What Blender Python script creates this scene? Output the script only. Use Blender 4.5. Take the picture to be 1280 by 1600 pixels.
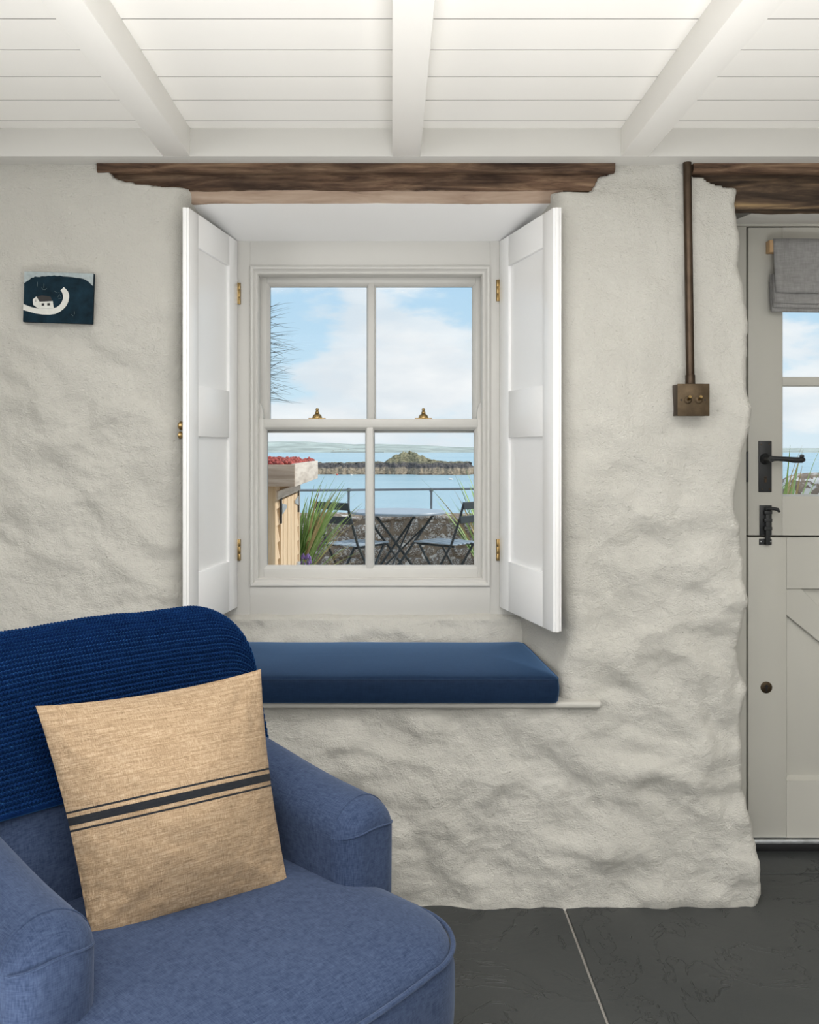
import bpy, bmesh, math, random
import numpy as np
from mathutils import Vector, Matrix

PI = math.pi
random.seed(7)
scene = bpy.context.scene
COL = scene.collection
for o in list(bpy.data.objects):
    bpy.data.objects.remove(o)

# ------------------------------------------------------------------ camera
F = 1458.0            # focal length in px of the 1280x1600 frame
CX, CY = 613.0, 704.0  # principal point (shift lens)
H = 1.2               # camera height
cam = bpy.data.cameras.new('camera')
cam_o = bpy.data.objects.new('camera', cam)
COL.objects.link(cam_o)
cam.sensor_fit = 'AUTO'
cam.sensor_width = 36.0
cam.lens = 36.0 * F / 1600.0
cam.shift_x = (640 - CX) / 1600.0
cam.shift_y = (CY - 800) / 1600.0
cam.clip_start = 0.05
cam.clip_end = 9000
cam_o.location = (0, 0, H)
cam_o.rotation_euler = (PI / 2, 0, 0)
scene.camera = cam_o

# ------------------------------------------------------------------ colour management
vs = scene.view_settings
vs.view_transform = 'Standard'
vs.look = 'None'
vs.gamma = 1.0
vs.use_curve_mapping = False
vs.exposure = 0.0

# ------------------------------------------------------------------ world: blue sky with cloud banks
world = bpy.data.worlds.new('sky')
scene.world = world
world.use_nodes = True
nt = world.node_tree
nt.nodes.clear()


def N(nt, t, **kw):
    n = nt.nodes.new(t)
    for k, v in kw.items():
        setattr(n, k, v)
    return n


def ramp(nt, fac, stops, interp='LINEAR'):
    r = N(nt, 'ShaderNodeValToRGB')
    r.color_ramp.interpolation = interp
    el = r.color_ramp.elements
    while len(el) > 1:
        el.remove(el[-1])
    el[0].position = stops[0][0]
    el[0].color = tuple(stops[0][1]) + (1,)
    for p, c in stops[1:]:
        e = el.new(p)
        e.color = tuple(c) + (1,)
    nt.links.new(fac, r.inputs[0])
    return r.outputs[0]


_out = N(nt, 'ShaderNodeOutputWorld')
_bg = N(nt, 'ShaderNodeBackground')
_tc = N(nt, 'ShaderNodeTexCoord')
_sep = N(nt, 'ShaderNodeSeparateXYZ')
nt.links.new(_tc.outputs['Generated'], _sep.inputs[0])
_sky = ramp(nt, _sep.outputs[2], [(0.0, (0.74, 0.86, 0.94)), (0.06, (0.60, 0.80, 0.94)), (0.2, (0.44, 0.68, 0.90)), (0.6, (0.26, 0.50, 0.80))])
_map = N(nt, 'ShaderNodeMapping')
_map.inputs['Scale'].default_value = (5.0, 5.0, 13.0)
_map.inputs['Location'].default_value = (3.45, 0.4, 2.05)
nt.links.new(_tc.outputs['Generated'], _map.inputs[0])
_nz = N(nt, 'ShaderNodeTexNoise')
_nz.inputs['Scale'].default_value = 1.0
_nz.inputs['Detail'].default_value = 9
_nz.inputs['Roughness'].default_value = 0.52
nt.links.new(_map.outputs[0], _nz.inputs['Vector'])
_mask = ramp(nt, _nz.outputs[0], [(0.42, (0, 0, 0)), (0.51, (0.8,) * 3), (0.60, (1,) * 3)], 'EASE')
_nz2 = N(nt, 'ShaderNodeTexNoise')
_nz2.inputs['Scale'].default_value = 1.6
_nz2.inputs['Detail'].default_value = 6
nt.links.new(_map.outputs[0], _nz2.inputs['Vector'])
_cl = ramp(nt, _nz2.outputs[0], [(0.35, (0.76, 0.82, 0.88)), (0.6, (0.94, 0.96, 0.98))])
_mix = N(nt, 'ShaderNodeMix', data_type='RGBA')
nt.links.new(_mask, _mix.inputs['Factor'])
nt.links.new(_sky, _mix.inputs['A'])
nt.links.new(_cl, _mix.inputs['B'])
nt.links.new(_mix.outputs['Result'], _bg.inputs[0])
_bg.inputs[1].default_value = 1.0
nt.links.new(_bg.outputs[0], _out.inputs[0])

# ------------------------------------------------------------------ sun, daylight of the room's other windows and added fill lights
def add_light(name, kind, loc, rot, energy, color=(1, 1, 1), size=None, size_y=None):
    l = bpy.data.lights.new(name, kind)
    l.energy = energy
    l.color = color
    if kind == 'AREA':
        l.shape = 'RECTANGLE'
        l.size = size
        l.size_y = size_y
    o = bpy.data.objects.new(name, l)
    COL.objects.link(o)
    o.location = loc
    o.rotation_euler = rot
    return o


sun_dir = Vector((0.78, 0.12, 0.62)).normalized()
sun = add_light('sun', 'SUN', (6, 5, 8), sun_dir.to_track_quat('Z', 'Y').to_euler(), 2.8, (1.0, 0.95, 0.88))
sun.data.angle = 0.02
# daylight through the glazed openings behind the camera (openings are built in wall_back / wall_left)
add_light('daylight_back_window', 'AREA', (-0.5, -2.62, 1.1), (math.radians(105), 0, 0), 22, (1.0, 0.98, 0.95), 3.0, 1.7)
add_light('daylight_left_window', 'AREA', (-2.44, -0.9, 1.25), (math.radians(100), 0, -PI / 2), 32, (1.0, 0.98, 0.95), 1.5, 1.1)
add_light('right_fill_light', 'AREA', (2.1, -0.2, 1.25), (math.radians(100), 0, PI / 2), 9, (1.0, 0.98, 0.95), 1.5, 1.1)  # added fill light; the right wall has no window
# added fill lights, unseen: two below the joists, one facing up at the boards
add_light('ceiling_fill_light', 'AREA', (0.1, 1.2, 1.938), (0, 0, 0), 17, (1.0, 0.975, 0.94), 2.2, 0.45)
add_light('ceiling_fill_light', 'AREA', (0.1, -0.6, 1.938), (0, 0, 0), 56, (1.0, 0.975, 0.94), 2.2, 0.8)
up = add_light('upward_fill_light', 'AREA', (0.15, 0.72, 0.12), (PI, 0, 0), 38, (1.0, 0.985, 0.96), 1.9, 0.5)
up.data.spread = math.radians(128)



# ------------------------------------------------------------------ helpers
def U(px, Y):
    return (px - CX) * Y / F


def V(py, Y):
    return H - (py - CY) * Y / F


OFF = {}


def prop(o, label=None, cat=None, group=None, kind=None):
    if label: o['label'] = label
    if cat: o['category'] = cat
    if group: o['group'] = group
    if kind: o['kind'] = kind
    return o


def thing(name, label, cat, loc=(0, 0, 0), rotz=0.0, group=None, kind=None, local=False):
    """Empty at a thing's base. local=True: parts are given in the thing's own frame."""
    o = bpy.data.objects.new(name, None)
    o.empty_display_size = 0.05
    COL.objects.link(o)
    o.location = loc
    o.rotation_euler = (0, 0, rotz)
    OFF[o] = Vector((0, 0, 0)) if local else Vector(loc)
    return prop(o, label, cat, group, kind)


def finish(name, me, mat, parent, smooth=True, angle=40):
    if parent is not None:
        off = OFF.get(parent, Vector((0, 0, 0)))
        if off.length > 0:
            me.transform(Matrix.Translation(-off))
    if smooth:
        me.shade_smooth()
        if angle is not None:
            me.set_sharp_from_angle(angle=math.radians(angle))
    o = bpy.data.objects.new(name, me)
    COL.objects.link(o)
    if mat is not None:
        for m in (mat if isinstance(mat, (list, tuple)) else [mat]):
            me.materials.append(m)
    if parent is not None:
        o.parent = parent
        OFF[o] = OFF.get(parent, Vector((0, 0, 0)))
    return o


def from_bm(name, bm, mat, parent=None, smooth=True, angle=40):
    me = bpy.data.meshes.new(name)
    bmesh.ops.recalc_face_normals(bm, faces=bm.faces)
    bm.to_mesh(me)
    bm.free()
    return finish(name, me, mat, parent, smooth, angle)


def from_data(name, verts, faces, mat, parent=None, smooth=True, angle=40, recalc=False):
    me = bpy.data.meshes.new(name)
    me.from_pydata([tuple(v) for v in verts], [], [tuple(f) for f in faces])
    me.update()
    if recalc:
        bm = bmesh.new(); bm.from_mesh(me)
        bmesh.ops.recalc_face_normals(bm, faces=bm.faces)
        bm.to_mesh(me); bm.free()
    return finish(name, me, mat, parent, smooth, angle)


def bm_box(bm, x0, x1, y0, y1, z0, z1, bev=0.0, seg=2, M=None):
    r = bmesh.ops.create_cube(bm, size=1.0)
    vs_ = r['verts']
    for v in vs_:
        v.co = Vector(((x0 + x1) / 2 + v.co.x * (x1 - x0), (y0 + y1) / 2 + v.co.y * (y1 - y0), (z0 + z1) / 2 + v.co.z * (z1 - z0)))
    if M is not None:
        for v in vs_:
            v.co = M @ v.co
    if bev > 0:
        es = list({e for v in vs_ for e in v.link_edges})
        bmesh.ops.bevel(bm, geom=es, offset=bev, segments=seg, affect='EDGES', profile=0.5)


def box(name, x0, x1, y0, y1, z0, z1, mat, parent=None, bev=0.0, seg=2, M=None):
    bm = bmesh.new()
    bm_box(bm, min(x0, x1), max(x0, x1), min(y0, y1), max(y0, y1), min(z0, z1), max(z0, z1), bev, seg, M)
    return from_bm(name, bm, mat, parent)


def grid_faces(nu, nv, closed_u=False):
    """faces of a grid indexed [v*nu+u]."""
    fs = []
    for v in range(nv - 1):
        for u in range(nu if closed_u else nu - 1):
            a = v * nu + u
            b = v * nu + (u + 1) % nu
            fs.append((a, b, b + nu, a + nu))
    return fs


def grid_obj(name, P, mat, parent=None, closed_u=False, flip=False, angle=None):
    """P: array (nv,nu,3)"""
    nv, nu = P.shape[:2]
    fs = grid_faces(nu, nv, closed_u)
    if flip:
        fs = [f[::-1] for f in fs]
    return from_data(name, P.reshape(-1, 3), fs, mat, parent, True, angle)


def tube_bm(bm, pts, r, seg=10, cap=True):
    """round bar through points, r scalar or list"""
    pts = [Vector(p) for p in pts]
    n = len(pts)
    rs = r if isinstance(r, (list, tuple)) else [r] * n
    rings = []
    up = None
    for i, p in enumerate(pts):
        t = (pts[min(i + 1, n - 1)] - pts[max(i - 1, 0)]).normalized()
        if up is None:
            up = Vector((0, 0, 1)) if abs(t.z) < 0.9 else Vector((1, 0, 0))
        s = t.cross(up)
        if s.length < 1e-6:
            s = t.cross(Vector((0, 1, 0)))
        s.normalize()
        up = s.cross(t).normalized()
        ring = []
        for k in range(seg):
            a = 2 * PI * k / seg
            ring.append(bm.verts.new(p + s * (math.cos(a) * rs[i]) + up * (math.sin(a) * rs[i])))
        rings.append(ring)
    for i in range(n - 1):
        for k in range(seg):
            bm.faces.new((rings[i][k], rings[i][(k + 1) % seg], rings[i + 1][(k + 1) % seg], rings[i + 1][k]))
    if cap:
        bm.faces.new(rings[0][::-1])
        bm.faces.new(rings[-1])


def tube(name, pts, r, mat, parent=None, seg=10):
    bm = bmesh.new()
    tube_bm(bm, pts, r, seg)
    return from_bm(name, bm, mat, parent)


def bar_bm(bm, a, b, w, t, up=(0, 0, 1), bev=0.0):
    """flat bar from a to b, width w (along side), thickness t"""
    a, b = Vector(a), Vector(b)
    d = b - a
    z = d.normalized()
    x = Vector(up).cross(z)
    if x.length < 1e-5:
        x = Vector((1, 0, 0)).cross(z)
    x.normalize()
    y = z.cross(x)
    M = Matrix(((x.x, y.x, z.x, a.x), (x.y, y.y, z.y, a.y), (x.z, y.z, z.z, a.z), (0, 0, 0, 1)))
    bm_box(bm, -w / 2, w / 2, -t / 2, t / 2, 0, d.length, bev, 1, M)


def bar(name, a, b, w, t, mat, parent=None, up=(0, 0, 1), bev=0.0):
    bm = bmesh.new()
    bar_bm(bm, a, b, w, t, up, bev)
    return from_bm(name, bm, mat, parent)


def lathe(name, prof, mat, parent=None, M=None, seg=20):
    """prof: list of (r,z) about local z"""
    vs_, fs = [], []
    for r, z in prof:
        for k in range(seg):
            a = 2 * PI * k / seg
            v = Vector((r * math.cos(a), r * math.sin(a), z))
            vs_.append(M @ v if M is not None else v)
    n = len(prof)
    fs = grid_faces(seg, n, True)
    fs.append(tuple(range(seg))[::-1])
    fs.append(tuple((n - 1) * seg + k for k in range(seg)))
    return from_data(name, vs_, fs, mat, parent, recalc=True)


def prism(name, pts, y0, y1, mat, parent=None, bev=0.0, M=None, smooth=True):
    """polygon pts (x,z) extruded from y0 to y1"""
    bm = bmesh.new()
    a = [bm.verts.new((x, y0, z)) for x, z in pts]
    b = [bm.verts.new((x, y1, z)) for x, z in pts]
    n = len(pts)
    bm.faces.new(a)
    bm.faces.new(b[::-1])
    for i in range(n):
        bm.faces.new((a[i], b[i], b[(i + 1) % n], a[(i + 1) % n]))
    if bev > 0:
        bmesh.ops.bevel(bm, geom=list(bm.edges), offset=bev, segments=1, affect='EDGES')
    if M is not None:
        bmesh.ops.transform(bm, matrix=M, verts=bm.verts)
    return from_bm(name, bm, mat, parent, smooth)


def copy_tree(o, parent=None):
    c = o.copy()
    COL.objects.link(c)
    c.parent = parent
    for ch in list(o.children):
        copy_tree(ch, c)
    return c


# numpy gradient noise
_rng = np.random.RandomState(3)
_perm = _rng.permutation(256)
_perm = np.concatenate([_perm, _perm])
_ang = _rng.rand(256) * 2 * PI
_gx, _gy = np.cos(_ang), np.sin(_ang)


def perlin(x, y, seed=0):
    x = np.asarray(x, float) + seed * 17.31
    y = np.asarray(y, float) + seed * 9.77
    xi = np.floor(x).astype(int); yi = np.floor(y).astype(int)
    xf, yf = x - xi, y - yi
    xi &= 255; yi &= 255
    def g(ix, iy, dx, dy):
        h = _perm[(_perm[ix & 255] + iy) & 255]
        return _gx[h] * dx + _gy[h] * dy
    u = xf ** 3 * (xf * (xf * 6 - 15) + 10)
    v = yf ** 3 * (yf * (yf * 6 - 15) + 10)
    n00 = g(xi, yi, xf, yf); n10 = g(xi + 1, yi, xf - 1, yf)
    n01 = g(xi, yi + 1, xf, yf - 1); n11 = g(xi + 1, yi + 1, xf - 1, yf - 1)
    return (n00 * (1 - u) + n10 * u) * (1 - v) + (n01 * (1 - u) + n11 * u) * v


def fbm(x, y, octv=4, seed=0, gain=0.5):
    s, a, f = 0, 1.0, 1.0
    for i in range(octv):
        s = s + a * perlin(x * f, y * f, seed + i)
        a *= gain; f *= 2.03
    return s


def sstep(a, b, x):
    t = np.clip((x - a) / (b - a), 0, 1)
    return t * t * (3 - 2 * t)


# ------------------------------------------------------------------ materials
def new_mat(name):
    m = bpy.data.materials.new(name)
    m.use_nodes = True
    nt = m.node_tree
    b = nt.nodes['Principled BSDF']
    return m, nt, b


def obj_coords(nt, scale=(1, 1, 1), rot=(0, 0, 0)):
    tc = N(nt, 'ShaderNodeTexCoord')
    mp = N(nt, 'ShaderNodeMapping')
    mp.inputs['Scale'].default_value = scale
    mp.inputs['Rotation'].default_value = rot
    nt.links.new(tc.outputs['Object'], mp.inputs[0])
    return mp.outputs[0]


def noise(nt, vec, scale, detail=4, rough=0.5, dist=0.0):
    n = N(nt, 'ShaderNodeTexNoise')
    n.inputs['Scale'].default_value = scale
    n.inputs['Detail'].default_value = detail
    n.inputs['Roughness'].default_value = rough
    n.inputs['Distortion'].default_value = dist
    nt.links.new(vec, n.inputs['Vector'])
    return n.outputs[0]


def add_bump(nt, b, height, strength, dist, prev=None):
    bp = N(nt, 'ShaderNodeBump')
    bp.inputs['Strength'].default_value = strength
    bp.inputs['Distance'].default_value = dist
    nt.links.new(height, bp.inputs['Height'])
    if prev is not None:
        nt.links.new(prev, bp.inputs['Normal'])
    nt.links.new(bp.outputs[0], b.inputs['Normal'])
    return bp.outputs[0]


def math_node(nt, op, a, b_=None):
    m = N(nt, 'ShaderNodeMath', operation=op)
    for i, v in enumerate((a, b_)):
        if v is None: continue
        if isinstance(v, (int, float)):
            m.inputs[i].default_value = v
        else:
            nt.links.new(v, m.inputs[i])
    return m.outputs[0]


def paint(name, col, rough=0.5, var=0.05, vscale=3, bump=0.1, bscale=120, bdist=0.001, spec=0.5, stretch=(1, 1, 1)):
    m, nt, b = new_mat(name)
    vec = obj_coords(nt, stretch)
    c0 = tuple(max(0, c * (1 - var)) for c in col)
    c1 = tuple(min(1, c * (1 + var)) for c in col)
    nt.links.new(ramp(nt, noise(nt, vec, vscale, 5, 0.6), [(0.3, c0), (0.7, c1)]), b.inputs['Base Color'])
    b.inputs['Roughness'].default_value = rough
    b.inputs['Specular IOR Level'].default_value = spec
    if bump > 0:
        add_bump(nt, b, noise(nt, vec, bscale, 3, 0.6), bump, bdist)
    return m


def wood(name, stops, axis=0, scale=6.0, rough=0.7, bump=0.3, bdist=0.002, stretch=14):
    m, nt, b = new_mat(name)
    s = [stretch, stretch, stretch]
    s[axis] = 1.0
    vec = obj_coords(nt, tuple(s))
    n1 = noise(nt, vec, scale, 8, 0.6, 0.4)
    nt.links.new(ramp(nt, n1, stops), b.inputs['Base Color'])
    b.inputs['Roughness'].default_value = rough
    b.inputs['Specular IOR Level'].default_value = 0.25
    add_bump(nt, b, n1, bump, bdist)
    return m


M = {}
# lime-washed plaster
m, nt_, b = new_mat('plaster')
vec = obj_coords(nt_)
nt_.links.new(ramp(nt_, noise(nt_, vec, 2.2, 6, 0.6), [(0.3, (0.575, 0.560, 0.512)), (0.7, (0.63, 0.615, 0.568))]), b.inputs['Base Color'])
b.inputs['Roughness'].default_value = 0.75
b.inputs['Specular IOR Level'].default_value = 0.25
p = add_bump(nt_, b, noise(nt_, vec, 48, 5, 0.7, 0.3), 0.85, 0.007)
p = add_bump(nt_, b, noise(nt_, obj_coords(nt_, (1, 1, 1.6), (0, 0.6, 0)), 170, 4, 0.7), 0.9, 0.004, p)
vv = N(nt_, 'ShaderNodeTexVoronoi'); vv.inputs['Scale'].default_value = 60
nt_.links.new(vec, vv.inputs['Vector'])
p = add_bump(nt_, b, ramp(nt_, vv.outputs['Distance'], [(0.0, (1,) * 3), (0.16, (0,) * 3)]), 0.5, 0.003, p)
M['plaster'] = m
M['plaster_flat'] = paint('stone white paint', (0.50, 0.488, 0.45), 0.5, 0.03, 6, 0.2, 40, 0.002)
M['joint_shade'] = paint('painted joint shade', (0.22, 0.21, 0.19), 0.9, 0.1, 6, 0)  # grey behind the board joints paints in their groove shadow lines
M['white'] = paint('white satin paint', (0.78, 0.77, 0.74), 0.42, 0.012, 4, 0.06, 60, 0.0006)
M['ceiling'] = paint('warm white ceiling paint', (0.88, 0.865, 0.83), 0.5, 0.012, 3, 0.10, 40, 0.001, stretch=(0.3, 1, 1))
M['sash'] = paint('off white sash paint', (0.585, 0.575, 0.545), 0.4, 0.01, 4, 0.05, 60, 0.0006)
M['shutter'] = paint('white eggshell shutter paint', (0.91, 0.91, 0.91), 0.3, 0.01, 4, 0.05, 60, 0.0005)
M['door'] = paint('stone grey door paint', (0.56, 0.55, 0.50), 0.42, 0.015, 4, 0.07, 60, 0.0006)
M['gap'] = paint('dark joint', (0.02, 0.02, 0.02), 0.9, 0, 3, 0)
M['iron'] = paint('black iron', (0.018, 0.02, 0.022), 0.45, 0.2, 20, 0.25, 150, 0.001)
M['grout'] = paint('grey grout', (0.30, 0.285, 0.26), 0.9, 0.15, 30, 0.4, 90, 0.002)
M['rail'] = paint('weathered grey steel', (0.20, 0.23, 0.26), 0.5, 0.15, 20, 0.1)
M['rubber'] = paint('black rubber', (0.012, 0.012, 0.013), 0.5, 0.1, 20, 0.1)

# brass, bronze
def metal(name, col, rough, var=0.25, vscale=25):
    m, nt, b = new_mat(name)
    vec = obj_coords(nt)
    n = noise(nt, vec, vscale, 6, 0.65)
    nt.links.new(ramp(nt, n, [(0.3, tuple(c * (1 - var) for c in col)), (0.7, tuple(min(1, c * (1 + var)) for c in col))]), b.inputs['Base Color'])
    b.inputs['Metallic'].default_value = 1.0
    b.inputs['Roughness'].default_value = rough
    return m
M['brass'] = metal('aged brass', (0.36, 0.25, 0.11), 0.34)
M['bronze'] = metal('brown bronze', (0.085, 0.062, 0.045), 0.42, 0.3, 12)
M['bronze_plate'] = metal('dark antique bronze plate', (0.095, 0.070, 0.045), 0.5, 0.35, 30)
M['galv'] = metal('galvanised steel', (0.62, 0.64, 0.66), 0.5)

# glass
m, nt_, b = new_mat('window glass')
nt_.nodes.remove(b)
tr = N(nt_, 'ShaderNodeBsdfTransparent'); tr.inputs[0].default_value = (0.985, 0.99, 0.985, 1)
gl = N(nt_, 'ShaderNodeBsdfGlossy'); gl.inputs['Roughness'].default_value = 0.0
gl.inputs['Color'].default_value = (0.9, 0.9, 0.9, 1)
fr = N(nt_, 'ShaderNodeFresnel'); fr.inputs[0].default_value = 1.05
mx = N(nt_, 'ShaderNodeMixShader')
nt_.links.new(fr.outputs[0], mx.inputs[0]); nt_.links.new(tr.outputs[0], mx.inputs[1]); nt_.links.new(gl.outputs[0], mx.inputs[2])
nt_.links.new(mx.outputs[0], nt_.nodes['Material Output'].inputs[0])
M['glass'] = m

# slate
m, nt_, b = new_mat('dark slate')
vec = obj_coords(nt_)
n1 = noise(nt_, vec, 1.4, 8, 0.6, 0.5)
nt_.links.new(ramp(nt_, n1, [(0.3, (0.030, 0.034, 0.035)), (0.7, (0.052, 0.056, 0.056))]), b.inputs['Base Color'])
b.inputs['Roughness'].default_value = 0.42
b.inputs['Specular IOR Level'].default_value = 0.45
n2 = noise(nt_, vec, 6, 6, 0.6, 1.2)
p = add_bump(nt_, b, n2, 0.25, 0.01)
p = add_bump(nt_, b, noise(nt_, vec, 60, 4, 0.6), 0.15, 0.002, p)
# cleft lines: thin ridges where a warped noise crosses a level
n3 = noise(nt_, obj_coords(nt_, (1, 0.7, 1), (0, 0, 0.7)), 3.2, 5, 0.62, 1.5)
d3 = math_node(nt_, 'ABSOLUTE', math_node(nt_, 'SUBTRACT', n3, 0.5))
p = add_bump(nt_, b, ramp(nt_, d3, [(0.0, (1,) * 3), (0.007, (0,) * 3)]), 0.7, 0.004, p)
M['slate'] = m

# old oak of the lintels
m, nt_, b = new_mat('old dark oak')
vec = obj_coords(nt_, (1.6, 12, 16))
n1 = noise(nt_, vec, 3.2, 9, 0.66, 0.6)
n2 = noise(nt_, obj_coords(nt_, (3, 10, 9)), 1.2, 4, 0.6)
c1 = ramp(nt_, n1, [(0.28, (0.018, 0.012, 0.010)), (0.45, (0.11, 0.068, 0.045)), (0.6, (0.20, 0.135, 0.090)), (0.75, (0.33, 0.25, 0.175))])
c2 = ramp(nt_, n2, [(0.35, (0.35, 0.33, 0.33)), (0.6, (1.15, 1.1, 1.05))])
mm = N(nt_, 'ShaderNodeMix', data_type='RGBA', blend_type='MULTIPLY'); mm.inputs['Factor'].default_value = 1
nt_.links.new(c1, mm.inputs['A']); nt_.links.new(c2, mm.inputs['B'])
nt_.links.new(mm.outputs['Result'], b.inputs['Base Color'])
b.inputs['Roughness'].default_value = 0.75
b.inputs['Specular IOR Level'].default_value = 0.25
add_bump(nt_, b, n1, 0.7, 0.006)
M['oak'] = m
M['oak_pale'] = wood('sawn pale oak underside', [(0.25, (0.06, 0.04, 0.03)), (0.36, (0.30, 0.215, 0.16)), (0.6, (0.42, 0.32, 0.245)), (0.8, (0.50, 0.40, 0.32))], 0, 5, 0.8, 0.4, 0.003, 8)
M['oak_rot'] = wood('worm eaten oak', [(0.30, (0.010, 0.008, 0.007)), (0.47, (0.055, 0.037, 0.025)), (0.58, (0.12, 0.08, 0.05)), (0.68, (0.34, 0.235, 0.12))], 0, 3.5, 0.8, 0.9, 0.008, 9)
M['cut_wood'] = wood('pale pine', [(0.3, (0.52, 0.33, 0.17)), (0.7, (0.66, 0.45, 0.26))], 2, 4, 0.6, 0.1)
M['shed_wood'] = wood('fresh larch boards', [(0.25, (0.50, 0.34, 0.20)), (0.55, (0.70, 0.54, 0.36)), (0.8, (0.78, 0.65, 0.48))], 2, 3, 0.75, 0.2)
M['shed_clad'] = wood('yellow larch cladding', [(0.25, (0.52, 0.34, 0.17)), (0.55, (0.70, 0.51, 0.29)), (0.8, (0.76, 0.60, 0.38))], 0, 3, 0.75, 0.2)
M['fascia'] = wood('silvered fascia board', [(0.25, (0.30, 0.22, 0.165)), (0.55, (0.50, 0.40, 0.32)), (0.8, (0.64, 0.55, 0.46))], 0, 3, 0.8, 0.2)
M['fascia_sunlit'] = wood('sunlit silvered fascia board', [(0.25, (0.42, 0.36, 0.31)), (0.55, (0.66, 0.60, 0.53)), (0.8, (0.74, 0.69, 0.62))], 1, 3, 0.8, 0.2)  # paler copy of the fascia wood, with sunlight on that side painted in
M['leg_wood'] = wood('orange beech', [(0.3, (0.42, 0.17, 0.05)), (0.7, (0.55, 0.25, 0.09))], 2, 4, 0.4, 0.05)


def fabric(name, col_lo, col_hi, weave=900, rough=0.9, sheen=0.3, bump=0.35, bdist=0.0006, big=0.12, sheen_tint=(0.6, 0.7, 0.9), spec=0.1):
    m, nt, b = new_mat(name)
    a = noise(nt, obj_coords(nt, (weave, weave * 0.12, weave * 0.12)), 1.0, 2, 0.5)
    c = noise(nt, obj_coords(nt, (weave * 0.12, weave * 0.12, weave)), 1.0, 2, 0.5)
    d = noise(nt, obj_coords(nt, (weave * 0.12, weave, weave * 0.12)), 1.0, 2, 0.5)
    s = math_node(nt, 'ADD', math_node(nt, 'ADD', a, c), d)
    s = math_node(nt, 'MULTIPLY', s, 0.3333)
    bign = noise(nt, obj_coords(nt), 7, 4, 0.6)
    f = math_node(nt, 'ADD', s, math_node(nt, 'MULTIPLY', math_node(nt, 'SUBTRACT', bign, 0.5), big))
    nt.links.new(ramp(nt, f, [(0.36, col_lo), (0.64, col_hi)]), b.inputs['Base Color'])
    b.inputs['Roughness'].default_value = rough
    b.inputs['Specular IOR Level'].default_value = spec
    b.inputs['Sheen Weight'].default_value = sheen
    b.inputs['Sheen Roughness'].default_value = 0.45
    b.inputs['Sheen Tint'].default_value = tuple(sheen_tint) + (1,)
    add_bump(nt, b, s, bump, bdist)
    return m
M['denim'] = fabric('slate blue linen upholstery', (0.020, 0.033, 0.072), (0.050, 0.072, 0.132), 700, sheen=0.18, big=0.05)
M['navy'] = fabric('navy brushed cotton', (0.004, 0.013, 0.036), (0.008, 0.021, 0.052), 500, 0.6, 0.55, 0.2, 0.0004, 0.2, (0.25, 0.5, 0.95))
M['blind'] = fabric('grey linen blind', (0.27, 0.265, 0.26), (0.37, 0.365, 0.36), 300, 0.9, 0.2, 0.3, 0.0006, 0.15, (0.9, 0.9, 0.9))
M['knit'] = fabric('navy knitted wool', (0.001, 0.0055, 0.030), (0.003, 0.015, 0.066), 300, 0.95, 0.45, 0.5, 0.0012, 0.2, (0.10, 0.38, 0.95), 0.02)

# linen pillow with printed stripes along V
m, nt_, b = new_mat('oatmeal linen with navy stripes')
uv = N(nt_, 'ShaderNodeUVMap')
sp = N(nt_, 'ShaderNodeSeparateXYZ'); nt_.links.new(uv.outputs[0], sp.inputs[0])
mpv = N(nt_, 'ShaderNodeMapping'); mpv.inputs['Scale'].default_value = (30, 420, 1)
nt_.links.new(uv.outputs[0], mpv.inputs[0])
mpu = N(nt_, 'ShaderNodeMapping'); mpu.inputs['Scale'].default_value = (420, 30, 1)
nt_.links.new(uv.outputs[0], mpu.inputs[0])
wa = noise(nt_, mpv.outputs[0], 1, 3, 0.6); wb = noise(nt_, mpu.outputs[0], 1, 3, 0.6)
mps = N(nt_, 'ShaderNodeMapping'); mps.inputs['Scale'].default_value = (6, 90, 1)
nt_.links.new(uv.outputs[0], mps.inputs[0])
slub = noise(nt_, mps.outputs[0], 1, 5, 0.7)
wv = math_node(nt_, 'MULTIPLY', math_node(nt_, 'ADD', math_node(nt_, 'ADD', wa, wb), slub), 0.3333)
lin = ramp(nt_, wv, [(0.37, (0.16, 0.105, 0.06)), (0.5, (0.325, 0.232, 0.146)), (0.63, (0.50, 0.39, 0.27))])
jit = math_node(nt_, 'MULTIPLY', math_node(nt_, 'SUBTRACT', wb, 0.5), 0.006)
vv_ = math_node(nt_, 'ADD', sp.outputs[1], jit)
def stripe(c, hw):
    d = math_node(nt_, 'ABSOLUTE', math_node(nt_, 'SUBTRACT', vv_, c))
    return math_node(nt_, 'LESS_THAN', d, hw)
st = math_node(nt_, 'MAXIMUM', stripe(0.50, 0.0165), math_node(nt_, 'MAXIMUM', stripe(0.537, 0.0042), stripe(0.463, 0.0042)))
mm = N(nt_, 'ShaderNodeMix', data_type='RGBA')
nt_.links.new(math_node(nt_, 'MULTIPLY', st, 0.97), mm.inputs['Factor'])
nt_.links.new(lin, mm.inputs['A']); mm.inputs['B'].default_value = (0.008, 0.013, 0.02, 1)
nt_.links.new(mm.outputs['Result'], b.inputs['Base Color'])
b.inputs['Roughness'].default_value = 0.92
b.inputs['Specular IOR Level'].default_value = 0.1
b.inputs['Sheen Weight'].default_value = 0.03
add_bump(nt_, b, wv, 0.5, 0.0022)
M['pillow'] = m

# ================================================================== THE ROOM
YW = 2.45       # face of the stone wall
YD = 2.80       # face of the door
ZC = 2.021      # ceiling boards
XL, XR = -2.5, 2.15
YB = -2.7

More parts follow.
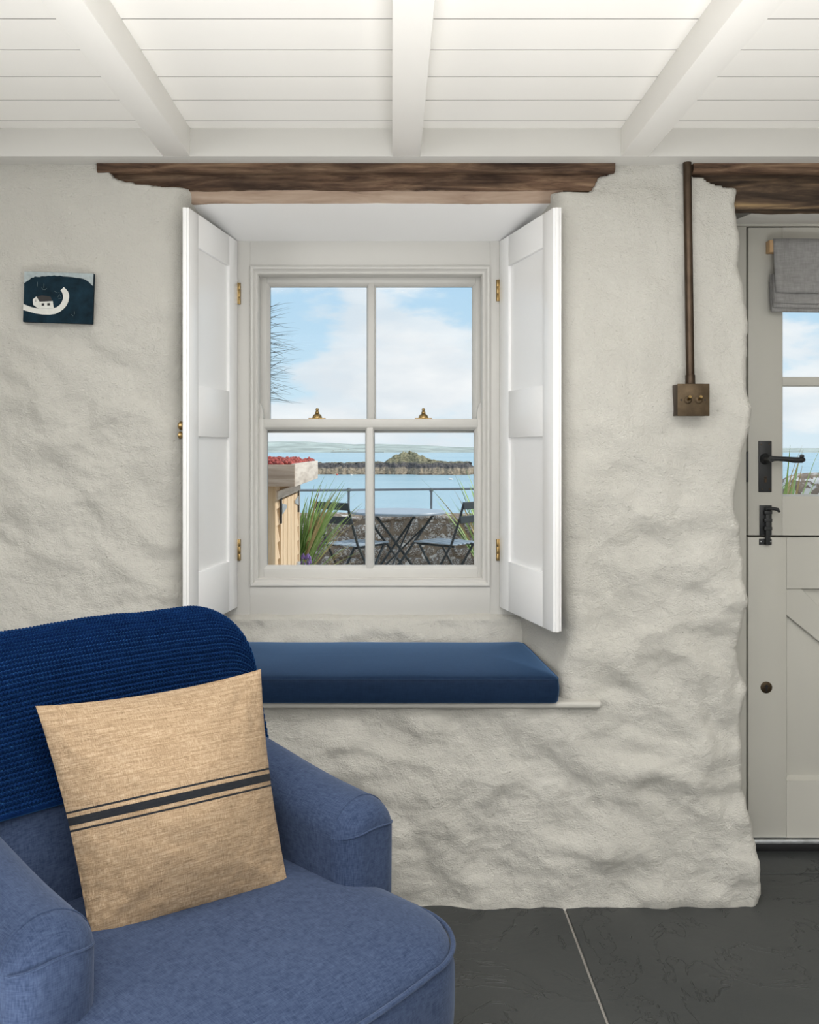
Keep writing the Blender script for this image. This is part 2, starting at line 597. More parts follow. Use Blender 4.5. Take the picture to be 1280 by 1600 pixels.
# ---- floor: slate slabs on grout
floor = thing('floor', 'dark slate flagstone floor with grey joints', 'floor', (0, 0, 0), kind='structure')
box('grout_bed', XL, XR, YB, 3.0, -0.08, -0.006, M['grout'], floor)
ys = [2.98, 2.647, 1.90, 1.15, 0.40, -0.35, -1.10, -1.85, YB]
for i in range(len(ys) - 1):
    y1, y0 = ys[i], ys[i + 1]
    if i == 0: xs = [XL, 0.6, 1.62, XR]
    elif i % 2 == 1: xs = [XL, -1.35, -0.45, 0.452, 1.352, XR]
    else: xs = [XL, -1.8, -0.9, 0.05, 0.95, XR]
    for a, c in zip(xs[:-1], xs[1:]):
        bm = bmesh.new()
        g = 0.0035 if i else 0.002
        bm_box(bm, a + g, c - g, y0 + g, y1 - g, -0.05, 0.0, 0.002, 1)
        from_bm('slab', bm, M['slate'], floor)

# ---- ceiling boards, joists and wall plate
ceil = thing('ceiling', 'white painted tongued and grooved board ceiling', 'ceiling', (0, 0, ZC), kind='structure')
box('joint_shade_backing', XL, XR, YB, 3.0, ZC + 0.0011, ZC + 0.05, M['joint_shade'], ceil)
y1 = 2.46
ye = 2.324
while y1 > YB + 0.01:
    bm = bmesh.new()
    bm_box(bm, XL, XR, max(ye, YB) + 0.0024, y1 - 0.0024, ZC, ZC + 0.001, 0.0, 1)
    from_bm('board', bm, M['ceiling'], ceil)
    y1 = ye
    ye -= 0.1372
ZJ = 1.949
for k, (xa, xb) in enumerate([(-1.755, -1.685), (-1.17, -1.10), (-0.585, -0.515), (0.0, 0.0717), (0.583, 0.653), (1.17, 1.24), (1.75, 1.82)]):
    lab = {2: 'white ceiling joist crossing above the left shutter', 3: 'white ceiling joist above the middle of the window',
           4: 'white ceiling joist above the right shutter'}.get(k, 'white ceiling joist out of view, number %d from the left' % (k + 1))
    if k in (2, 3, 4):
        prop(box('ceiling_joist', xa, xb, YB, 2.38, ZJ, ZC + 0.006, M['ceiling'], None, 0.003, 2), lab, 'beam', 'white ceiling joists', 'structure')
    elif k in (1, 5):
        prop(box('ceiling_joist', xa, xb, YB, 2.38, ZJ, ZC + 0.006, M['ceiling'], None, 0.003, 2), 'white ceiling joist %s the frame' % ('left of' if k == 1 else 'right of'), 'beam', 'white ceiling joists', 'structure')
prop(box('trim_1', XL, XR, 2.375, 2.56, ZJ - 0.0005, ZC + 0.004, M['sash'], None, 0.003, 2), 'white painted wall plate running under the joists', 'beam', None, 'structure')

# ---- the lumpy stone wall -------------------------------------------------
def wall_disp(x, z):
    """how far plaster stands out into the room"""
    low = np.maximum(sstep(1.05, 0.35, z), 0.75 * sstep(1.45, 0.95, z) * sstep(0.45, 0.6, x))
    lf = sstep(-0.45, -0.6, x)
    mid = np.maximum(low, 0.85 * lf * sstep(1.75, 1.4, z))
    rt = sstep(0.45, 0.6, x)
    a1 = 0.013 + 0.016 * mid + 0.006 * rt
    wx = x + 0.05 * perlin(x * 4, z * 4, 21); wz = z + 0.05 * perlin(x * 4, z * 4, 22)
    big = perlin(wx * 2.6, wz * 3.6, 1)
    stones = perlin(wx * 6.6 + wz * 1.5, wz * 8.4, 2) + 0.45 * perlin(wx * 11.5, wz * 13.0 + wx * 2, 23)
    ridged = (0.42 - np.abs(perlin(wx * 5.0 + 0.35 * wz * 5, wz * 7.5, 3))) * 1.1
    d = a1 * (0.55 * big + 0.85 * stones + 0.40 * ridged)
    sm = perlin(wx * 18 + wz * 5, wz * 19, 4)
    d = d + (0.0032 + 0.0034 * mid) * sm
    d = d + (0.0014 + 0.0018 * mid) * perlin(x * 42 + z * 9, z * 44, 5)
    d = d + (0.0009 + 0.0008 * mid) * perlin(x * 85, z * 90, 6)
    d = d + 0.006 * sstep(1.78, 1.86, z)
    return d


def interp(pts, z):
    pts = sorted(pts)
    return np.interp(z, [p[0] for p in pts], [p[1] for p in pts])


def zx(px, py, Y=2.45):
    return (V(py, Y), U(px, Y))

# door-side edge of the wall (silhouette), z -> x
DOOR_EDGE = [zx(1151, 262), zx(1153, 300), zx(1151, 325), zx(1153, 350), zx(1158, 372), zx(1158, 400), zx(1154, 415), zx(1161, 440), zx(1167, 470),
             zx(1171, 485), zx(1173, 510), zx(1172, 555), zx(1169, 590), zx(1173, 618), zx(1176, 640), zx(1174, 665), zx(1169, 690), zx(1161, 712), zx(1159, 735),
             zx(1154, 755), zx(1150, 775), zx(1151, 795), zx(1157, 815), zx(1162, 835), zx(1165, 860), zx(1166, 900), zx(1167, 945), zx(1164, 965), zx(1160, 985), zx(1156, 1005), zx(1157, 1035), zx(1165, 1060), zx(1172, 1078),
             zx(1168, 1095), zx(1164, 1120), zx(1164, 1150), zx(1165, 1190), zx(1164, 1220), zx(1169, 1250), zx(1172, 1270), zx(1181, 1300), zx(1186, 1330), zx(1190, 1365), zx(1192, 1400), zx(1188, 1418), zx(1186, 1440)]
WIN_L = [(0.50, -0.565), (0.7, -0.556), (1.0, -0.562), (1.2, -0.553), (1.45, -0.566), (1.6, -0.556), (1.8, -0.552), (1.846, -0.545), (1.875, -0.532), (2.0, -0.53)]
WIN_R = [(0.50, 0.452), (0.62, 0.448), (0.69, 0.472), (0.75, 0.468), (1.0, 0.452), (1.6, 0.445), (1.8, 0.437), (1.86, 0.428), (1.885, 0.42), (2.0, 0.418)]
WIN_L_IN = [(0.5, -0.49), (1.75, -0.49), (1.83, -0.488), (1.9, -0.475), (2.0, -0.47)]
WIN_R_IN = [(0.5, 0.372), (1.7, 0.372), (1.83, 0.365), (1.9, 0.355), (2.0, 0.35)]

# lower boundary of the bared lintel, x -> z   (plaster is cut back above it)
LINT_W = [(-0.80, 2.05), (U(170, 2.45), V(258, 2.45)), (U(176, 2.45), V(272, 2.45)), (U(186, 2.45), V(282, 2.45)), (U(205, 2.45), V(288, 2.45)), (U(240, 2.45), V(291, 2.45)), (U(292, 2.45), V(295, 2.45)),
          (U(315, 2.45), V(330, 2.45)), (0.3, V(330, 2.45)), (U(846, 2.45), V(316, 2.45)), (U(864, 2.45), V(302, 2.45)), (U(890, 2.45), V(299, 2.45)), (U(924, 2.45), V(298, 2.45)), (U(930, 2.45), V(288, 2.45)), (U(935, 2.45), V(275, 2.45)), (U(958, 2.45), V(269, 2.45)), (U(960, 2.45), V(258, 2.45)), (0.62, 2.05)]
LINT_D = [(0.76, 2.05), (U(1082, 2.45), V(276, 2.45)), (U(1098, 2.45), V(276, 2.45)), (U(1110, 2.45), V(286, 2.45)), (U(1140, 2.45), V(292, 2.45)), (U(1150, 2.45), V(295, 2.45)), (U(1156, 2.45), V(303, 2.45)), (1.2, V(320, 2.45))]


def lint_cut(x, z):
    j = 0.004 * perlin(x * 40, z * 40, 31) + 0.0025 * perlin(x * 110, z * 110, 32)
    e1 = np.interp(x, [p[0] for p in LINT_W], [p[1] for p in LINT_W], left=2.2, right=2.2)
    e2 = np.interp(x, [p[0] for p in LINT_D], [p[1] for p in LINT_D], left=2.2, right=2.2)
    e = np.minimum(e1, e2) + j
    return sstep(-0.002, 0.004, z - e)


def roll_profile(n_r, r, depth, n_d):
    """points (s: past edge, d: depth behind face) of a rounded corner then a return"""
    out = []
    for k in range(1, n_r + 1):
        a = (PI / 2) * k / n_r
        out.append((-r + r * math.sin(a), r - r * math.cos(a)))
    for k in range(1, n_d + 1):
        out.append((0.0, r + (depth - r) * k / n_d))
    return out


def wall_band(z0, z1, nz, left, right, step):
    """rows z0..z1; left/right: dict(kind='flat'|'edge', pts, r, depth, inner)"""
    zs = np.linspace(z0, z1, nz)
    zj = zs[:, None]
    xl = interp(left['pts'], zs) if left['kind'] == 'edge' else np.full(nz, left['x'])
    xr = interp(right['pts'], zs) if right['kind'] == 'edge' else np.full(nz, right['x'])
    if left['kind'] == 'edge':
        xl = xl + 0.004 * perlin(zs * 18, zs * 0 + 3.3, 11)
    if right['kind'] == 'edge':
        xr = xr + right.get('jag', 0.004) * (perlin(zs * 22, zs * 0 + 7.7, 12) + 0.5 * perlin(zs * 60, zs * 0 + 1.7, 13))
    rl = left.get('r', 0); rr = right.get('r', 0)
    nx = int((np.mean(xr) - np.mean(xl)) / step)
    t = np.linspace(0, 1, nx)[None, :]
    X = (xl + rl)[:, None] * (1 - t) + (xr - rr)[:, None] * t
    Z = np.repeat(zj, nx, 1)
    D = wall_disp(X, Z)
    Yc = YW - D + 0.07 * lint_cut(X, Z)
    cols = [np.stack([X, Yc, Z], -1)]
    def side(x_edge, r, depth, inner, sgn, first):
        prof = roll_profile(7, r, depth, 14)
        arr = []
        base = cols[0][:, 0 if first else -1, 1]
        for s, d in prof:
            f = d / depth
            xe = x_edge + sgn * s
            if inner is not None:
                xe = xe * (1 - f) + (interp(inner, zs) + 0.006 * perlin(zs * 9, zs * 0 + d * 9, 14)) * f if d > r else xe * (1 - f) + interp(inner, zs) * f
            nb = 0.004 * perlin(zs * 14, zs * 0 + d * 16, 15) + 0.0015 * perlin(zs * 45, zs * 0 + d * 45, 16)
            yy = base * (1 - f) + (YW + depth) * f
            yy = base + (YW + depth - base) * f
            arr.append(np.stack([xe + nb * sgn * min(1, 3 * f), yy, zs], -1))
        return np.stack(arr, 1)
    parts = cols
    if right['kind'] == 'edge':
        parts = parts + [side(xr, rr, right['depth'], right.get('inner'), 1, False)]
    if left['kind'] == 'edge':
        L = side(xl, rl, left['depth'], left.get('inner'), -1, True)
        parts = [L[:, ::-1]] + parts
    return np.concatenate(parts, 1)


ZL = 0.534
door_e = dict(kind='edge', pts=DOOR_EDGE, r=0.022, depth=0.36, jag=0.006)
bands = [
    wall_band(-0.01, ZL, 100, dict(kind='flat', x=XL), door_e, 0.0055),
    wall_band(ZL, 1.985, 270, dict(kind='flat', x=XL), dict(kind='edge', pts=WIN_L, r=0.045, depth=0.36, inner=WIN_L_IN), 0.0055),
    wall_band(ZL, 1.985, 270, dict(kind='edge', pts=WIN_R, r=0.035, depth=0.36, inner=WIN_R_IN), door_e, 0.0055),
]
vl, fl, base = [], [], 0
for P in bands:
    nv, nu = P.shape[:2]
    vl.append(P.reshape(-1, 3))
    fl += [tuple(i + base for i in f) for f in grid_faces(nu, nv)]
    base += nv * nu
wall_front = from_data('wall_front', np.concatenate(vl), fl, M['plaster'], None, True, None)
prop(wall_front, 'thick lumpy limewashed stone wall around the window', 'wall', None, 'structure')
# plaster upstand behind the seat cushion
zs = np.linspace(0.545, 0.724, 42)[:, None]
xs = np.linspace(-0.50, 0.385, 190)[None, :]
Z = np.repeat(zs, 190, 1); X = np.repeat(xs, 42, 0)
Z = Z + (Z - 0.545) / 0.18 * (0.007 * perlin(X * 5, X * 0 + 2.2, 40))
Yy = 2.735 + 0.03 * ((Z - 0.545) / 0.18) ** 2 - 0.016 * perlin(X * 7, Z * 15, 41) - 0.008 * perlin(X * 17, Z * 26, 42) - 0.003 * perlin(X * 45, Z * 45, 43)
Yy = np.minimum(Yy + 0.04 * sstep(0.70, 0.724, Z), 2.80)
grid_obj('upstand', np.stack([X, Yy, Z], -1), M['plaster'], wall_front)
# masonry between plaster and outside face, with the openings left free
for (x0, x1, z0, z1) in [(XL, -0.435, -0.1, 2.1), (-0.435, 0.295, -0.1, 0.795), (-0.435, 0.295, 1.765, 2.1), (0.295, 1.09, -0.1, 2.1), (1.09, XR, 1.90, 2.1), (1.93, XR, -0.1, 1.9)]:
    box('outer_masonry', x0, x1, 2.872, 3.0, z0, z1, M['plaster'], wall_front)
box('door_side_masonry', 1.94, XR, 2.45, 2.872, 0, 1.95, M['plaster'], wall_front)
# soffit of the window recess
box('window_soffit', -0.56, 0.46, 2.485, 2.872, 1.838, 1.90, M['shutter'], wall_front, M=Matrix(((1, 0, 0, 0), (0, 1, 0, 0), (0, -0.114, 1, 0.3025), (0, 0, 0, 1))))
# soffit over the door
box('door_soffit', 1.0, 1.95, 2.505, 2.872, 1.852, 1.90, M['white'], wall_front, M=Matrix(((1, 0, 0, 0), (0, 1, 0, 0), (0, 0.10, 1, -0.252), (0, 0, 0, 1))))

# other walls of the room
wall_left = thing('wall_left', 'plain white side wall left of the frame', 'wall', (XL, 0, 0), kind='structure')
for (y0, y1, z0, z1) in [(YB, -1.65, 0, ZC), (-0.15, 3.0, 0, ZC), (-1.65, -0.15, 0, 0.65), (-1.65, -0.15, 1.85, ZC)]:
    box('wall_panel', XL - 0.1, XL, y0, y1, z0, z1 + 0.05, M['plaster'], wall_left)
prop(box('wall_right', XR, XR + 0.1, YB, 3.0, 0, ZC + 0.05, M['plaster']), 'plain white side wall right of the frame', 'wall', None, 'structure')
wall_back = thing('wall_back', 'white wall with wide glazed opening behind the viewpoint', 'wall', (0, YB, 0), kind='structure')
for (x0, x1, z0, z1) in [(XL, -2.0, 0, ZC), (1.0, XR, 0, ZC), (-2.0, 1.0, 0, 0.3), (-2.0, 1.0, 2.0, ZC)]:
    box('wall_panel', x0, x1, YB - 0.1, YB, z0, z1 + 0.05, M['plaster'], wall_back)

# ---- timber lintels
def rough_beam(name, x0, x1, prof, mat, parent, amp=0.004, nx=160, seed=50):
    """prof: closed list (y,z); swept along x with hewn noise"""
    pp = []
    n = len(prof)
    for i in range(n):
        a, c = np.array(prof[i]), np.array(prof[(i + 1) % n])
        k = max(2, int(np.linalg.norm(c - a) / 0.008))
        for j in range(k):
            pp.append(a + (c - a) * j / k)
    pp = np.array(pp)
    xs = np.linspace(x0, x1, nx)
    cy, cz = pp.mean(0)
    P = np.zeros((nx, len(pp), 3))
    for j, (y, z) in enumerate(pp):
        nrm = np.array([y - cy, z - cz]); nrm /= max(1e-6, np.linalg.norm(nrm))
        d = amp * (perlin(xs * 4, xs * 0 + j * 0.21, seed) + 0.6 * perlin(xs * 14, xs * 0 + j * 0.5, seed + 1) + 0.3 * perlin(xs * 40, xs * 0 + j * 0.9, seed + 2))
        P[:, j] = np.stack([xs, y + nrm[0] * d, z + nrm[1] * d], -1)
    vs_ = P.reshape(-1, 3)
    m_ = len(pp)
    fs = grid_faces(m_, nx, True)
    fs.append(tuple(range(m_)))
    fs.append(tuple((nx - 1) * m_ + k for k in range(m_))[::-1])
    return from_data(name, vs_, fs, mat, parent, True, 50, recalc=True)

lw = thing('timber_lintel', 'dark hewn oak lintel over the window recess', 'lintel', (-0.09, 2.45, 1.84), kind='structure')
rough_beam('beam', -0.755, 0.575, [(2.459, 1.940), (2.459, 1.884), (2.492, 1.880), (2.52, 1.88), (2.52, 1.940)], M['oak'], lw, 0.003)
rough_beam('underside', -0.56, 0.45, [(2.459, 1.886), (2.484, 1.8575), (2.53, 1.8575), (2.53, 1.886)], M['oak_pale'], lw, 0.0018, 120, 60)
rough_beam('batten', -0.77, 0.581, [(2.430, 1.9495), (2.430, 1.930), (2.436, 1.926), (2.47, 1.926), (2.47, 1.9495)], M['oak'], lw, 0.0012, 120, 70)
ld = thing('timber_lintel', 'worm-eaten dark oak lintel over the stable door', 'lintel', (1.4, 2.45, 1.84), kind='structure')
rough_beam('beam', 0.79, 1.95, [(2.464, 1.932), (2.458, 1.90), (2.462, 1.866), (2.478, 1.842), (2.53, 1.842), (2.53, 1.932)], M['oak_rot'], ld, 0.005, 150, 80)
rough_beam('batten', 0.785, 1.95, [(2.430, 1.9495), (2.430, 1.930), (2.436, 1.926), (2.47, 1.926), (2.47, 1.9495)], M['oak'], ld, 0.0012, 110, 90)

# ---- window seat ledge
prop(box('window_ledge', -0.60, 0.545, 2.424, 2.79, ZL - 0.005, ZL + 0.012, M['plaster_flat'], None, 0.007, 3), 'thin white painted seat ledge under the navy cushion', 'ledge', None, 'structure')

# ================================================================== WINDOW
win = thing('window_1', 'white sliding sash window looking over the sea', 'window', (-0.07, 2.80, 0.72), kind='structure')
S = M['sash']
YF = 2.780      # face of the lining boards
XO0, XO1 = U(366, YF), U(786, YF)
ZO0, ZO1 = V(961, YF), V(371, YF)
XI0, XI1 = U(391, YF), U(766, YF)
ZI0, ZI1 = V(916, YF), V(416, YF)
# flat lining boards
box('lining_board', XO0 - 0.03, XI0, YF, 2.87, ZO0, ZO1 + 0.03, S, win, 0.001)
box('lining_board', XI1, XO1 + 0.05, YF, 2.87, ZO0, ZO1 + 0.03, S, win, 0.001)
box('lining_board', XI0, XI1, YF, 2.87, ZI1, ZO1 + 0.03, S, win, 0.001)
box('lining_board', XI0, XI1, YF, 2.87, ZO0, ZI0, S, win, 0.001)
# moulded staff bead, mitred: profile (distance inward, y)
bead_prof = [(0.0, YF + 0.004), (0.0, YF - 0.006), (0.004, YF - 0.009), (0.009, YF - 0.008), (0.012, YF - 0.002), (0.017, YF + 0.001), (0.0215, YF + 0.0005), (0.024, YF + 0.004), (0.024, YF + 0.05)]
def mitred_side(name, corners, k, prof, mat, parent):
    """one side of a rectangular mitred moulding; corners (x0,z0,x1,z1)"""
    x0, z0, x1, z1 = corners
    cs = [(x0, z0, 1, 1), (x1, z0, -1, 1), (x1, z1, -1, -1), (x0, z1, 1, -1)]
    a, c = cs[k], cs[(k + 1) % 4]
    vs_ = []
    for q in (a, c):
        for (d, y) in prof:
            vs_.append((q[0] + q[2] * d, y, q[1] + q[3] * d))
    n = len(prof)
    fs = [(i, i + 1, n + i + 1, n + i) for i in range(n - 1)]
    return from_data(name, vs_, fs, mat, parent, True, 35, recalc=False)
for k in range(4):
    mitred_side('staff_bead', (XI0, ZI0, XI1, ZI1), k, bead_prof, S, win)

def sash(name, px, py, Y, thick, bar_px, rail_top, rail_bot, hornside):
    """px=(outer0,glass0,glass1,outer1) pixel columns at depth Y; py=(outer top, glass top, glass bottom, outer bottom)"""
    x0, g0, g1, x1 = [U(v, Y) for v in px]
    zt, gt, gb, zb = [V(v, Y) for v in py]
    b0, b1 = [U(v, Y) for v in bar_px]
    root = bpy.data.objects.new(name, None)
    root.empty_display_size = 0.05
    COL.objects.link(root); root.parent = win; OFF[root] = OFF[win]
    cw = 0.0085   # chamfered moulding width in front of the glass
    yb = Y + thick
    box('stile', x0, g0 - cw, Y, yb, zb, zt, S, root, 0.0012)
    box('stile', g1 + cw, x1, Y, yb, zb, zt, S, root, 0.0012)
    box('top_rail', g0 - cw, g1 + cw, Y, yb, gt + cw, zt, S, root, 0.0012)
    box('bottom_rail', g0 - cw, g1 + cw, Y, yb, zb, gb - cw, S, root, 0.0012)
    box('glazing_bar', b0 + 0.004, b1 - 0.004, Y + 0.001, yb, gb - cw, gt + cw, S, root, 0.001)
    prof = [(0.0, Y + 0.001), (0.003, Y + 0.003), (0.006, Y + 0.010), (cw, Y + 0.013), (cw, Y + 0.022)]
    for (ga, gc, l, r) in ((g0, b0, cw, 0.004), (b1, g1, 0.004, cw)):
        for k in range(4):
            mitred_side('glazing_bead', (ga - (cw if l == cw else cw), gb - cw, gc + cw, gt + cw), k, prof, S, root)
        box('glass_pane', ga - 0.002, gc + 0.002, Y + 0.019, Y + 0.022, gb - 0.002, gt + 0.002, M['glass'], root)
        # dark putty line
        for (qa, qb, qc, qd) in ((ga - 0.001, ga + 0.0012, gb, gt), (gc - 0.0012, gc + 0.001, gb, gt), (ga, gc, gt - 0.0012, gt + 0.001)):
            box('putty_line', qa, qb, Y + 0.0225, Y + 0.026, qc, qd, M['rail'], root)
    return root

YLS, YUS = 2.795, 2.835
lower = sash('lower_sash', (403, 416.5, 742, 754), (654.5, 672, 884, 907), YLS, 0.036, (571, 585), 0, 0, False)
upper = sash('upper_sash', (398, 421, 739, 756), (428, 446.5, 660, 676), YUS, 0.034, (573.5, 587), 0, 0, True)
# inner side and head linings between bead and upper sash
box('pulley_stile', U(399, YLS), U(404, YLS), YF + 0.004, 2.87, ZI0, ZI1, S, win)
box('pulley_stile', U(753, YLS), U(758, YLS), YF + 0.004, 2.87, ZI0, ZI1, S, win)
box('head_lining', U(399, YLS), U(758, YLS), YF + 0.004, 2.835, V(430, YLS), V(424, YLS), S, win)
# horns of the upper sash
for s, xp in ((1, 403.5), (-1, 753.5)):
    x = U(xp, YLS + 0.02)
    pts = [(0, V(656, YLS)), (s * 0.0165, V(656, YLS)), (s * 0.0165, V(648, YLS)), (s * 0.0155, V(642, YLS)), (s * 0.013, V(636, YLS)), (s * 0.009, V(631, YLS)), (s * 0.004, V(628, YLS)), (0, V(626, YLS))]
    pts = [(x + a, z) for a, z in pts]
    prism('sash_horn', pts, YLS + 0.010, YUS + 0.004, S, upper, 0.0008)
# brass fasteners on the meeting rail
for xp in (495, 662):
    x = U(xp, YLS); z = V(654.5, YLS); y = YLS + 0.018
    fo = box('sash_fastener', x - 0.0255, x + 0.0255, y - 0.012, y + 0.012, z, z + 0.003, M['brass'], win, 0.001)
    Mx = Matrix.Translation((x, y, z + 0.003))
    lathe('base', [(0.0148, 0), (0.0145, 0.004), (0.012, 0.009), (0.007, 0.013), (0.004, 0.015)], M['brass'], fo, Mx)
    lathe('knob', [(0.0035, 0.012), (0.0065, 0.015), (0.0062, 0.018), (0.0035, 0.021), (0.0050, 0.024), (0.0042, 0.0285), (0.001, 0.0305)], M['brass'], fo, Mx)

# ================================================================== SHUTTERS
def shutter(name, label, hinge, free, sgn):
    """hinge, free: (x,y) of the inner face; sgn +1: room-side face looks to -x (right leaf)"""
    hx, hy = hinge; fx, fy = free
    w = math.hypot(fx - hx, fy - hy)
    zb, zt = 0.7345, 1.8225
    root = thing(name, label, 'shutter', (hx, hy, zb), math.atan2(fy - hy, fx - hx), 'panelled window shutters', local=True)
    h = zt - zb
    # local: x along leaf 0..w, y thickness away from opening, z 0..h
    t = 0.016
    ya, yb = (0, t) if sgn < 0 else (-t, 0)
    inner = 0.0
    s = -1 if sgn < 0 else 1          # direction from inner face into the thickness
    def bx(nm, x0, x1, z0, z1, d0, d1, bev=0.0015):
        return box(nm, x0, x1, s * d0, s * d1, z0, z1, M['shutter'], root, bev)
    sw = 0.074
    z1, z2, z3, z4 = 0.878 - zb, 1.237 - zb, 1.372 - zb, 1.735 - zb
    bx('stile', 0, sw, 0, h, 0, t)
    bx('stile', w - sw + 0.004, w, 0, h, 0, t)
    bx('bottom_rail', sw, w - sw + 0.004, 0, z1, 0, t)
    bx('middle_rail', sw, w - sw + 0.004, z2, z3, 0, t)
    bx('top_rail', sw, w - sw + 0.004, z4, h, 0, t)
    bx('panel', sw - 0.004, w - sw + 0.008, z1 - 0.004, z2 + 0.004, 0.0085, 0.0155, 0)
    bx('panel', sw - 0.004, w - sw + 0.008, z3 - 0.004, z4 + 0.004, 0.0085, 0.0155, 0)
    # rebated closing edge strip
    bx('edge_strip', w - 0.004, w + 0.004, 0.0, h, 0.005, t - 0.001, 0.001)
    # second leaf folded behind
    if sgn > 0:
        bx('folded_leaf', 0.01, w - 0.002, 0.001, h + 0.002, t + 0.0015, t + 0.008, 0.001)
    for zc in ((454 if sgn > 0 else 459), 859):
        zz = V(zc, 2.78) - zb
        hg = box('hinge', -0.005, 0.003, s * -0.003, s * 0.006, zz - 0.032, zz + 0.032, M['brass'], root, 0.0012)
        for q in (-0.032, -0.0105, 0.011):
            lathe('knuckle', [(0.0045, q), (0.0048, q + 0.001), (0.0048, q + 0.020), (0.0045, q + 0.0205)], M['brass'], hg, Matrix.Translation((-0.003, s * -0.004, zz)), 10)
    if sgn < 0:
        lathe('knob', [(0.006, 0), (0.005, 0.006), (0.011, 0.012), (0.012, 0.018), (0.008, 0.023)], M['brass'], root, Matrix.Translation((w - 0.03, s * t, 0.53)) @ Matrix.Rotation(-PI / 2 * s, 4, 'X'), 14)
        lathe('knob', [(0.005, 0), (0.004, 0.006), (0.009, 0.012), (0.010, 0.016), (0.006, 0.02)], M['brass'], root, Matrix.Translation((w - 0.02, s * t, 0.505)) @ Matrix.Rotation(-PI / 2 * s, 4, 'X'), 14)
    return root
shutter('window_shutter', 'white two-panel shutter left of the window', (U(371.5, 2.775), 2.775), (U(295, 2.39), 2.39), 1 * -1)
shutter('window_shutter', 'white two-panel shutter with folded leaf right of the window', (U(780.5, 2.775), 2.775), (U(864.5, 2.39), 2.39), 1)

# ================================================================== STABLE DOOR
door = thing('door_1', 'stone grey stable door with glazed upper half', 'door', (1.5, YD, 0.0), kind='structure')
D = M['door']
DX0, DX1 = U(1169.5, YD), U(1169.5, YD) + 0.845
DZ0, DZS, DZ1 = V(1309, YD), V(838, YD), V(355.5, YD)
box('frame_jamb', 0.985, DX0 - 0.0055, YD - 0.0005, 2.872, 0, DZ1 + 0.004, D, door, 0.002)
box('frame_jamb', DX1 + 0.004, DX1 + 0.08, YD - 0.0005, 2.872, 0, DZ1 + 0.004, D, door, 0.002)
box('frame_head', 0.985, DX1 + 0.08, YD - 0.0005, 2.872, DZ1 + 0.0045, V(335, YD) + 0.02, D, door, 0.002)
box('frame_bead', 0.985, DX1 + 0.08, YD - 0.008, YD + 0.002, V(342, YD), V(336, YD), D, door, 0.002)
for (fa, fb, fc, fd) in ((0.985, DX0 + 0.02, 0, DZ1 + 0.05), (DX1 - 0.02, DX1 + 0.05, 0, DZ1 + 0.05), (DX0 + 0.02, DX1 - 0.02, DZ1 - 0.02, DZ1 + 0.05), (DX0 + 0.02, DX1 - 0.02, DZS - 0.02, DZS + 0.02)):
    box('frame_stop', fa, fb, YD + 0.046, YD + 0.06, fc, fd, M['gap'], door)
GX0, GZ0, GZ1 = U(1226, YD), V(773, YD), V(430, YD)
GX1 = DX1 - 0.105
ul = bpy.data.objects.new('upper_leaf', None); COL.objects.link(ul); ul.parent = door; OFF[ul] = OFF[door]
ll = bpy.data.objects.new('lower_leaf', None); COL.objects.link(ll); ll.parent = door; OFF[ll] = OFF[door]
g = 0.0028
yb = YD + 0.044
box('stile', DX0, GX0 - 0.006, YD, yb, DZS + g, DZ1, D, ul, 0.0015)
box('stile', GX1 + 0.006, DX1, YD, yb, DZS + g, DZ1, D, ul, 0.0015)
box('bottom_rail', GX0 - 0.006, GX1 + 0.006, YD, yb, DZS + g, GZ0 - 0.006, D, ul, 0.0)
box('top_rail', GX0 - 0.006, GX1 + 0.006, YD, yb, GZ1 + 0.006, DZ1, D, ul, 0.0)
gb0, gb1 = V(602.5, YD), V(588.5, YD)
box('glazing_bar', GX0 - 0.006, GX1 + 0.006, YD + 0.008, yb, gb0, gb1, D, ul, 0.003)
box('glazing_bar', (GX0 + GX1) / 2 - 0.0125, (GX0 + GX1) / 2 + 0.0125, YD + 0.008, yb, GZ0, GZ1, D, ul, 0.003)
for k in range(4):
    mitred_side('glazing_bead', (GX0 - 0.006, GZ0 - 0.006, GX1 + 0.006, GZ1 + 0.006), k, [(0, YD + 0.001), (0.002, YD + 0.004), (0.006, YD + 0.012), (0.006, YD + 0.03)], D, ul)
xm = (GX0 + GX1) / 2
for (xa, xb) in ((GX0, xm - 0.0125), (xm + 0.0125, GX1)):
    for (za, zb) in ((GZ0, gb0), (gb1, GZ1)):
        box('glass_pane', xa - 0.002, xb + 0.002, YD + 0.024, YD + 0.028, za - 0.002, zb + 0.002, M['glass'], ul)
# lower leaf: frame, sunk panel, diagonal brace
PX0, PX1 = U(1229.5, YD), DX1 - 0.115
PZ0, PZ1 = V(1220, YD), V(919.5, YD)
box('stile', DX0, PX0, YD, yb, DZ0, DZS - g, D, ll, 0.0015)
box('stile', PX1, DX1, YD, yb, DZ0, DZS - g, D, ll, 0.0015)
box('top_rail', PX0, PX1, YD, yb, PZ1, DZS - g, D, ll, 0)
box('bottom_rail', PX0, PX1, YD, yb, DZ0, PZ0, D, ll, 0)
npan = 5
for i in range(npan):
    xa = PX0 + (PX1 - PX0) * i / npan; xb = PX0 + (PX1 - PX0) * (i + 1) / npan
    box('panel_board', xa + 0.0008, xb - 0.0008, YD + 0.020, YD + 0.036, PZ0, PZ1, D, ll, 0.001)
for k in range(4):
    mitred_side('panel_bead', (PX0, PZ0, PX1, PZ1), k, [(0, YD + 0.001), (0.0015, YD + 0.006), (0.010 if k == 0 else 0.003, YD + 0.0205)], D, ll)
zl0 = V(961, YD)
slope = (1012 - 961) / (1280 - 1229.5)
L = PX1 - PX0
bw = 0.085
